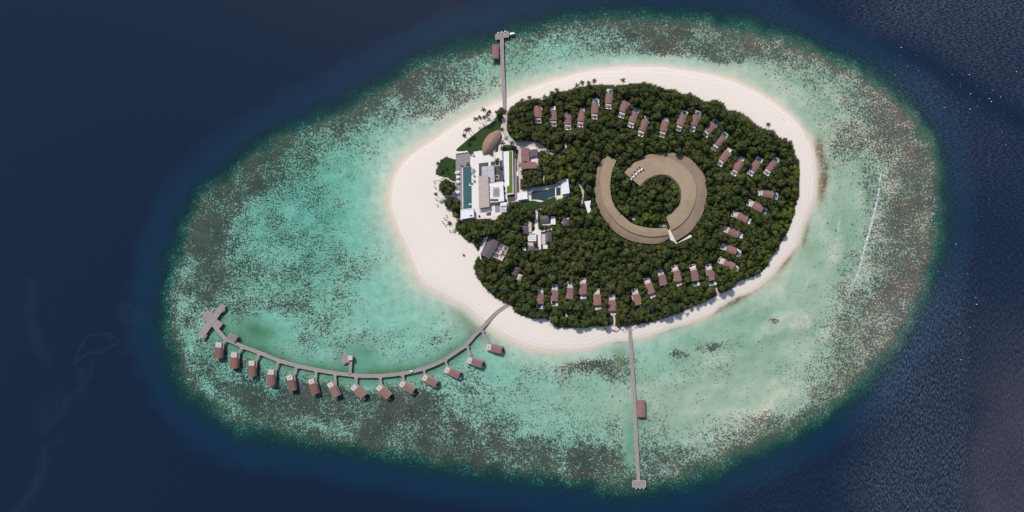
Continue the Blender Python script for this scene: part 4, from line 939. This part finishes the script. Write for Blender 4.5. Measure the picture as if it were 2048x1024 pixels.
def zone(x,y):
    if math.hypot(x-1295,y-400)<75: return ('in the grove encircled by the tan ring roof','trees inside the ring roof')
    if x<1012 and y<440: return ('in the groves between pool terrace and western beach','trees west of the pool terrace')
    if x<1060 and y>430: return ('in the southwestern forest beside the wide white beach','trees of the southwestern forest')
    if x<1240 and y<290: return ('in the northwestern forest among the first northern villas','trees of the northwestern forest')
    if x<1200 and y<420: return ('between the L-shaped building and the crescent roof','trees west of the ring roof')
    if x<1240 and y<560: return ('in the dense forest around the staff compound','trees round the staff compound')
    if x<1250: return ('in the southern forest west of the southern jetty','trees of the southern forest west of the jetty')
    if y<345 and x<1420: return ('in the northern forest between the ring roof and the beach','trees of the northern forest')
    if y<370: return ('in the northeastern forest among the tilted villas','trees of the northeastern forest')
    if x>1420 and y<560: return ('in the eastern forest around the villas facing east','trees of the eastern forest')
    if y<530: return ('in the forest directly south and east of the ring roof','trees south of the ring roof')
    return ('in the southern forest east of the southern jetty','trees of the southern forest east of the jetty')
kindword={'leaf':'dark green','leaf_bright':'bright yellow-green','leaf_olive':'olive brown'}
trees.sort(key=lambda t:-t[2]); big=trees[:298]; rest=trees[298:]
for (x,y,r) in big:
    h=random.uniform(6.2,9.0)+max(0,r-9)*.5; rm=r*S; bz=h-rm*.55
    bb=bright(x,y); mk='leaf_bright' if bb>.3+.3*random.random() else ('leaf_olive' if random.random()<.07 else 'leaf')
    gx,gy=P(x,y,h+GZ); z,g=zone(x,y)
    e=empty('broadleaf_tree',(gx,gy,GZ),random.uniform(0,6.28),label='%s broadleaf tree %s'%(kindword[mk],z),cat='tree',group=kindword[mk]+' '+g)
    c=bpy.data.objects.new('crown',crown_mesh[(mk,random.randrange(8))]); col.objects.link(c); c.parent=e; c.location=(0,0,h-rm*.35); c.scale=(rm,rm,rm*random.uniform(.8,1.05))
    t_=bpy.data.objects.new('trunk',TM); col.objects.link(t_); t_.parent=e; t_.scale=(4.5,4.5,h-rm*.35)
VV=[];TT=[];QQ=[];TI=[];SH=[];n=0
for (x,y,r) in rest:
    V,T,Q=VARS[random.randrange(8)]; a=random.uniform(0,6.28); rm=r*S*1.12
    h=random.uniform(4.2,7.6) if r>3.9 else random.uniform(3,5.2)
    edge = not ok(x,y,r+7)
    if edge: h*=.72
    gx,gy=P(x,y,h+GZ); c,s_=math.cos(a),math.sin(a)
    p=V*np.array([rm,rm,rm*random.uniform(.75,1.1)]); p=np.stack([p[:,0]*c-p[:,1]*s_+gx,p[:,0]*s_+p[:,1]*c+gy,p[:,2]+GZ+h-rm*.35],1)
    VV.append(p);TT.append(T+n);QQ.append(Q+n);n+=len(p)
    SH.append(np.full(len(p), random.random()))
    tb=bright(x,y); TI.append(np.full(len(p), np.clip(tb*random.uniform(.5,1.2)+(.35 if random.random()<.09 else 0),0,.95)))
me=raw_mesh('forest_canopy',np.concatenate(VV),np.concatenate(TT),np.concatenate(QQ),M['leaf'],np.concatenate(TI),np.concatenate(SH))
o=bpy.data.objects.new('forest_canopy',me); col.objects.link(o); tag(o,'dense mass of smaller tree crowns filling the forest between the villas','forest',kind='stuff')
m=MB()
for (x,y,r) in rest[:900]:
    gx,gy=P(x,y,5); m.tube([(gx,gy,GZ-.1),(gx+.1,gy,GZ+3.0)],[.18,.1],4)
tag(m.build('undergrowth_stems',M['trunk']),'thin trunks standing under the smaller forest crowns','trunks',kind='stuff')
print('canopy verts', n)
# palms
def palm_crown(seed, R=3.7, nf=9):
    r=random.Random(seed); m=MB()
    for k in range(nf):
        a=2*PI*k/nf+r.uniform(-.25,.25); L=R*r.uniform(.8,1.1); up=r.uniform(.1,.9); ca,sa=math.cos(a),math.sin(a); b_=len(m.v); K=6
        for i in range(K+1):
            t_=i/K; d_=L*(t_-.12*t_*t_); z_=up*math.sin(t_*PI*.8)*1.0-1.1*t_*t_*r.uniform(.8,1.1); w=.52*math.sin(PI*min(1,t_*.9+.1))**.7+.02
            if i%2: w*=.72
            m.v+=[(d_*ca-w*sa*-1*-1,d_*sa+w*ca,z_-.16),(d_*ca,d_*sa,z_+.05),(d_*ca+w*sa,d_*sa-w*ca,z_-.16)]
        for i in range(K): q=b_+3*i; m.f+=[(q,q+1,q+4,q+3),(q+1,q+2,q+5,q+4)]
    m.tube([(0,0,-.5),(0,0,.1)],[.25,.2],6)
    return m
PC={}
for mk in ('palm','palm_yellow'):
    for i in range(4):
        o=palm_crown(i*3+1).build('crown',M[mk]); PC[(mk,i)]=o.data; bpy.data.objects.remove(o)
def palm(x,y,h,label,group=None,base=None,mk='palm',sc=1.0):
    top=P(x,y,h+GZ); bs=P(base[0],base[1],GZ) if base else (top[0]+random.uniform(-.8,.8),top[1]+random.uniform(-.8,.8))
    e=empty('coconut_palm',(bs[0],bs[1],GZ),label=label,cat='palm tree',group=group)
    dx,dy=top[0]-bs[0],top[1]-bs[1]
    MB().tube([(dx*t_**1.3,dy*t_**1.3,h*t_-.1) for t_ in (0,.2,.4,.6,.8,1)],[.26,.2,.17,.15,.14,.13],6).build('trunk',M['trunk'],e)
    c=bpy.data.objects.new('crown',PC[(mk,random.randrange(4))]); col.objects.link(c); c.parent=e; c.location=(dx,dy,h); c.rotation_euler=(random.uniform(-.15,.15),random.uniform(-.15,.15),random.uniform(0,6.28)); c.scale=(sc,)*3
z1=lambda x,y:(900+x/11.375,200+y/11.375)
lawnp=[((580,435),(770,585)),((675,400),(790,575)),((780,395),(825,550)),((765,222),(885,420)),((895,270),(1010,460)),((860,335),(940,485)),((1065,280),(1130,380)),((365,685),(480,800)),((430,665),(540,755)),((325,810),(390,870))]
for i,(c,b_) in enumerate(sorted(lawnp,key=lambda t:t[0][0])):
    palm(*z1(*c),9.5,'leaning coconut palm over the sand beside the lawn, %s from the left'%ords[i],'leaning palms between lawn and beach',z1(*b_),sc=.95)
edge=[(1246,160,(1247,171),'lone palm sticking out onto the sand at the top of the island'),(1154,171,None,'tallest palm crown at the forest edge left of four small beach palms'),(1164.5,165.5,(1166,173),'first of three thin palms on the northern sand'),(1177.5,165.5,(1179,173),'second of three thin palms on the northern sand'),(1188.4,162,(1190,173),'third of three thin palms on the northern sand'),(1088.8,193.6,None,'palm poking out over the sand between two forest bulges in the northwest'),(1537,249,(1536,260),'lone palm on the northeastern beach at the forest edge'),(1571,279,None,'left one of a pair of palms at the northeastern corner of the forest'),(1581,285,None,'right one of a pair of palms at the northeastern corner of the forest'),
 (875.8,327,None,'small palm at the western tip of the rounded lawn'),(883,322,None,'small palm on the upper edge of the rounded western lawn'),(871.4,388,None,'small palm alone on the sand below the western grove'),(888,403.7,None,'palm at the left edge of the grove south of the beach path'),(899.5,447.6,None,'lone palm on open sand southwest of the pool house'),(936.5,329,None,'small palm at the northern end of the long pool'),(910,430,None,'yellowish palm left of the pool house'),
 (995,320.5,None,'palm growing in the square planter of the gravel court'),(1005,286,None,'palm on the path right of the leaf shaped roof'),(1024,286,None,'palm between the hedge and the sandy path'),(983.5,308.7,None,'palm below the tip of the leaf shaped roof'),(1032,313,None,'palm beside the boardwalk near the L-shaped building'),(1003,259,None,'palm at the upper tip of the leaf shaped roof'),(999,223,None,'palm left of the jetty where it meets the sand'),(1010,224,None,'palm right of the jetty where it meets the sand')]
for (x,y,b_,lb) in edge:
    palm(x,y,9 if b_ is None else 8,lb,None,b_,'palm_yellow' if (x,y)==(910,430) else 'palm',.85 if x<912 and y<410 else 1)
nwp=[(1044,201),(1059,195),(1037,207),(1104,186),(1113.8,180),(1124.7,187),(1120,192),(1055,204),(1030,216),(1022,222),(1026,235)]
def free(x,y): return MASK[int(y),int(x)]
pz=[(1250,180,1560,300,9,'palm','scattered coconut palm standing among the northern villas','palms among the northern villas'),(1060,560,1400,640,12,'palm','scattered coconut palm in the southern forest near the villas','palms of the southern forest'),(1180,490,1450,560,10,'palm','coconut palm in the forest south of the ring roof','palms south of the ring roof'),(1240,370,1345,440,4,'palm','coconut palm inside the grove ringed by the tan roof','palms inside the ring roof'),(1018,205,1240,275,46,'palm','coconut palm rising out of the northwestern forest','palms of the northwestern forest'),(1078,300,1150,362,20,'palm_yellow','yellowish coconut palm east of the L-shaped building','yellowish palms east of the L-shaped building'),(1060,500,1180,570,12,'palm','coconut palm in the forest below the staff compound','palms below the staff compound'),(1190,240,1260,330,12,'palm','coconut palm in the forest north of the crescent roof','palms north of the crescent roof'),(1300,168,1420,215,8,'palm','coconut palm in the northern forest near the beach','palms of the northern forest edge'),(1510,255,1580,300,8,'palm','coconut palm in the northeastern forest near the beach','palms of the northeastern forest edge'),(1020,255,1110,290,8,'palm','coconut palm north of the sandy path behind the first villas','palms north of the sandy path'),(1040,345,1080,378,6,'palm','coconut palm in the grove north of the dark pool','palms north of the dark pool')]
for (x,y) in nwp: palm(x,y,9.5,'tall coconut palm on the outer edge of the northwestern forest','palms on the northwestern forest edge')
taken=[(a,b_) for a,b_ in nwp]
for (xa,ya,xb,yb,n,mk,lb,gr) in pz:
    k=0
    for _ in range(4000):
        if k>=n: break
        x=random.uniform(xa,xb); y=random.uniform(ya,yb)
        if not free(x,y) or not ok(x,y,4.5,1,.9) or any(math.hypot(x-a,y-b_)<7.5 for a,b_ in taken): continue
        taken.append((x,y)); palm(x,y,random.uniform(7.5,9.5),lb,gr,None,mk if random.random()<.75 else 'palm',random.uniform(.85,1.05)); k+=1
# shrubs at the overwater villas
for i,(gx,gy,h,bush) in enumerate(overpos):
    if not bush: continue
    a=math.radians(h); fx,fy=math.sin(a),math.cos(a); rx,ry=math.cos(a),-math.sin(a)
    x=gx+fx*6.6+rx*.6; y=gy+fy*6.6+ry*.6
    e=empty('potted_shrub',(x,y,1.2),label='bushy shrub at the sea end of the stilt villa %s from the far platform'%ords[i],cat='shrub',group='shrubs on the stilt villas')
    c=bpy.data.objects.new('crown',crown_mesh[('leaf_bright' if i in (8,) else 'leaf_olive',i%8)]); col.objects.link(c); c.parent=e; c.location=(0,0,1.2); c.scale=(1.35,1.35,1.2)
    MB().cyl(0,0,.3,1.0,.5,8,.6).build('pot',M['wall'],e); MB().cyl(0,0,-4.0,.3,.15,6).build('post',M['post'],e)
# small planting
for (x,y,s_,lb) in ((893,338,1.6,'broad dark shrub in the middle of the rounded western lawn'),(906,331,1.3,'dark shrub at the terrace edge of the rounded western lawn'),(883,346,1.4,'olive shrub in the lower left of the rounded western lawn'),(896,346,1.0,'small shrub at the bottom of the rounded western lawn'),(927,510,1.3,'small round bush alone on the wide western sand'),(1007.5,361,1.1,'dark clipped bush by the gallery steps, first from the top'),(1009.5,375.5,1.1,'dark clipped bush by the gallery, second from the top'),(1009.8,386,1.1,'dark clipped bush by the gallery, third from the top'),(1010,399.5,1.8,'larger dark bush at the corner of the reception hall'),(958.5,432,1.2,'small dark bush at the southern plaza edge'),(994,353.5,.9,'bush in the small square planter of the gravel court')):
    gx,gy=P(x,y,2.5); e=empty('round_bush',(gx,gy,GZ),label=lb,cat='bush')
    c=bpy.data.objects.new('crown',crown_mesh[('leaf',random.randrange(8))]); col.objects.link(c); c.parent=e; c.location=(0,0,s_*.6); c.scale=(s_,s_,s_)
    MB().cyl(0,0,-.2,s_*.5,.08,5).build('stem',M['trunk'],e)

# ------------------------------------------------------------------ beach furniture, rocks, surf
z2=lambda x,y:(860+x/5.69,300+y/5.69)
def parasol(x,y,mat,label,group,rad=1.15):
    gx,gy=P(x,y,GZ+2.4); e=empty('parasol',(gx,gy,GZ),label=label,cat='parasol',group=group)
    MB().cyl(0,0,-.2,2.45,.05,6).build('pole',M['post'],e); MB().cyl(0,0,2.1,2.55,rad,8,.12).build('canopy',M[mat],e); MB().cyl(0,0,0,.12,.3,8).build('base',M['wall'],e)
for i,p_ in enumerate(sorted([(45,360),(52,418),(65,552),(78,625),(185,745),(160,773),(140,815),(170,850),(195,800),(222,915)],key=lambda t:t[1])):
    parasol(*z2(*p_),'canvas','grey parasol standing on the western sand, %s from the top'%ords[i],'grey parasols on the western beach',.9)
for i,p_ in enumerate([(315,252),(315,307),(316,362),(314,480)]): parasol(*z2(*p_),'white','white parasol on the timber terrace west of the pool, %s from the top'%ords[i],'white parasols on the pool terrace',1.6)
for i,p_ in enumerate([(495,220),(495,283),(497,343)]): parasol(*z2(*p_),'greyroof','pale parasol on the white plaza east of the pool, %s from the top'%ords[i],'pale parasols east of the pool',1.3)
lp=None
for i,p_ in enumerate([(338,245),(338,268),(338,300),(338,322),(338,355),(338,378),(338,470),(338,492),(512,232),(512,295),(512,352)]):
    x,y=z2(*p_); gx,gy=P(x,y,GZ+.4)
    if lp is None:
        lp=empty('sun_lounger',(gx,gy,GZ+.2)); MB().box(0,0,.25,1.9,.65,.08).build('mattress',M['white'],lp); MB().box(-.8,0,.33,.5,.62,.3,taper=.9).build('backrest',M['white'],lp)
        for sx in (-.8,.8):
            for sy in (-.26,.26): MB().box(sx,sy,0,.08,.08,.25).build('leg',M['post'],lp)
        e=lp
    else: e=copy_thing(lp); e.location=(gx,gy,GZ+.2)
    tag(e,'white sun lounger beside the long pool, %s counted down the %s side'%(ords[i if i<8 else i-8],'west' if i<8 else 'east'),'sun lounger','sun loungers by the long pool')
rk=[]
for i in range(46):
    x=random.uniform(1193,1275); y=658+3.2*math.sin((x-1193)/80*PI)+random.gauss(0,1.6)
    if x>1255: y-=3; 
    rk.append((x,y,random.uniform(.35,.95)))
rb=[]
for k in range(4):
    r_=np.random.default_rng(k); m=MB(); m.v=[tuple(p*(1+r_.uniform(-.25,.2))*np.array([1,.75,.6])) for p in IV]; m.f=[tuple(int(i) for i in f_) for f_ in IF]
    o=m.build('beach_rock',M['rock']); rb.append(o.data); bpy.data.objects.remove(o)
for i,(x,y,s_) in enumerate(rk):
    gx,gy=P(x,y,1); o=bpy.data.objects.new('beach_rock',rb[i%4]); col.objects.link(o); o.location=(gx,gy,1.3+.15*s_); o.scale=(s_,)*3; o.rotation_euler=(0,0,random.uniform(0,6))
    side='west' if x<1255 else 'east'
    tag(o,'weathered brown rock in the rubble line %s of the southern jetty start'%side,'rock','rocks %s of the southern jetty'%side)
# broken lines of surf on the eastern reef flat; last entry shapes glitter as flecks
surf=[([(1763,345),(1757,390),(1746,440),(1732,490),(1722,530),(1710,565),(1698,592)],2.6,1500,'long broken white line of surf on the eastern reef flat'),([(1683,428),(1678,455),(1673,480)],3.2,80,'short right-hand surf line between the eastern beach and the long line'),([(1663,430),(1657,465),(1651,492)],3.2,80,'short left-hand surf line between the eastern beach and the long line'),([(1619,558),(1612,575),(1604,592)],2.8,60,'short surf line southeast of the island'),([(1868,395),(1870,420),(1862,440)],5,60,'scattered white flecks shaped as glitter on the eastern reef edge')]
for line,w_,n,lb in surf:
    a=resample(smoothline(line,False,5),200); m=MB()
    for _ in range(n):
        t_=random.random()
        if n>400 and random.random()<abs(t_-.45)*1.1: continue
        x,y=a[int(t_*199)]; x+=random.gauss(0,w_*.5)-1; y+=random.gauss(0,1.5); gx,gy=P(x,y,0); s_=random.uniform(.1,.36)
        b_=len(m.v); k=6
        for q in range(k):
            an=2*PI*q/k; rr_=s_*random.uniform(.6,1.2); m.v.append((gx+rr_*math.cos(an)*.7,gy+rr_*math.sin(an)*1.3,.03))
        m.v.append((gx,gy,.12+.2*s_))
        for q in range(k): m.f.append((b_+q,b_+(q+1)%k,b_+k))
    tag(m.build('surf_and_glitter',M['foam_and_glints']),lb,'surf',kind='stuff')
m=MB()
for _ in range(110):  # glints on the open sea modelled as small white flecks
    x=random.uniform(1780,2046); y=random.gauss(150+(x-1780)*.33,34)
    if random.random()<.25: x=random.uniform(1840,1990); y=random.uniform(300,760)
    gx,gy=P(x,y,0); s_=random.choice((.12,.15,.2,.25,.4))*random.uniform(.7,1.2); b_=len(m.v)
    for q in range(6): an=2*PI*q/6; m.v.append((gx+s_*math.cos(an)*1.2,gy+s_*math.sin(an)*.7,.03))
    m.v.append((gx,gy,.15))
    for q in range(6): m.f.append((b_+q,b_+(q+1)%6,b_+6))
tag(m.build('glint_flecks',M['foam_and_glints']),'scattered tiny white flecks shaped as glints on the open sea at the right','glint_flecks',kind='stuff')

# ------------------------------------------------------------------ light, sky, camera
sun_el, sun_az = 51.0, -24.0     # azimuth clockwise from +y (north in the picture); the sun stands to the upper left
w=bpy.data.worlds.new('World'); scene.world=w; w.use_nodes=True; nt=w.node_tree; bg=nt.nodes['Background']
sky=nt.nodes.new('ShaderNodeTexSky'); sky.sky_type='NISHITA'; sky.sun_disc=False
sky.sun_elevation=math.radians(sun_el); sky.sun_rotation=math.radians(sun_az); sky.air_density=1.0; sky.dust_density=.8
nt.links.new(sky.outputs[0],bg.inputs[0]); bg.inputs[1].default_value=.12
ld=bpy.data.lights.new('sun','SUN'); ld.energy=2.9; ld.angle=math.radians(4); ld.color=(1,.95,.88)
lo=bpy.data.objects.new('sun',ld); col.objects.link(lo)
lo.rotation_euler=(math.radians(90-sun_el),0,math.radians(180-sun_az)); lo.location=(0,0,300)
cam=bpy.data.cameras.new('camera'); co=bpy.data.objects.new('camera',cam); col.objects.link(co); scene.camera=co
nx,ny=world(NX,NY); co.location=(nx,ny,H); co.rotation_euler=(0,0,0)
cam.sensor_width=36; cam.lens=36*H/1024.0; cam.shift_x=(1024-NX)/2048.0; cam.shift_y=(NY-512)/2048.0
cam.clip_start=1; cam.clip_end=30000
scene.view_settings.view_transform='Standard'; scene.view_settings.look='None'; scene.view_settings.exposure=.27; scene.view_settings.gamma=1
scene.render.film_transparent=False
for o in col.objects:
    if o.get('label') and not 4 <= len(o['label'].split()) <= 16: print('LABEL LENGTH', o.name, o['label'])
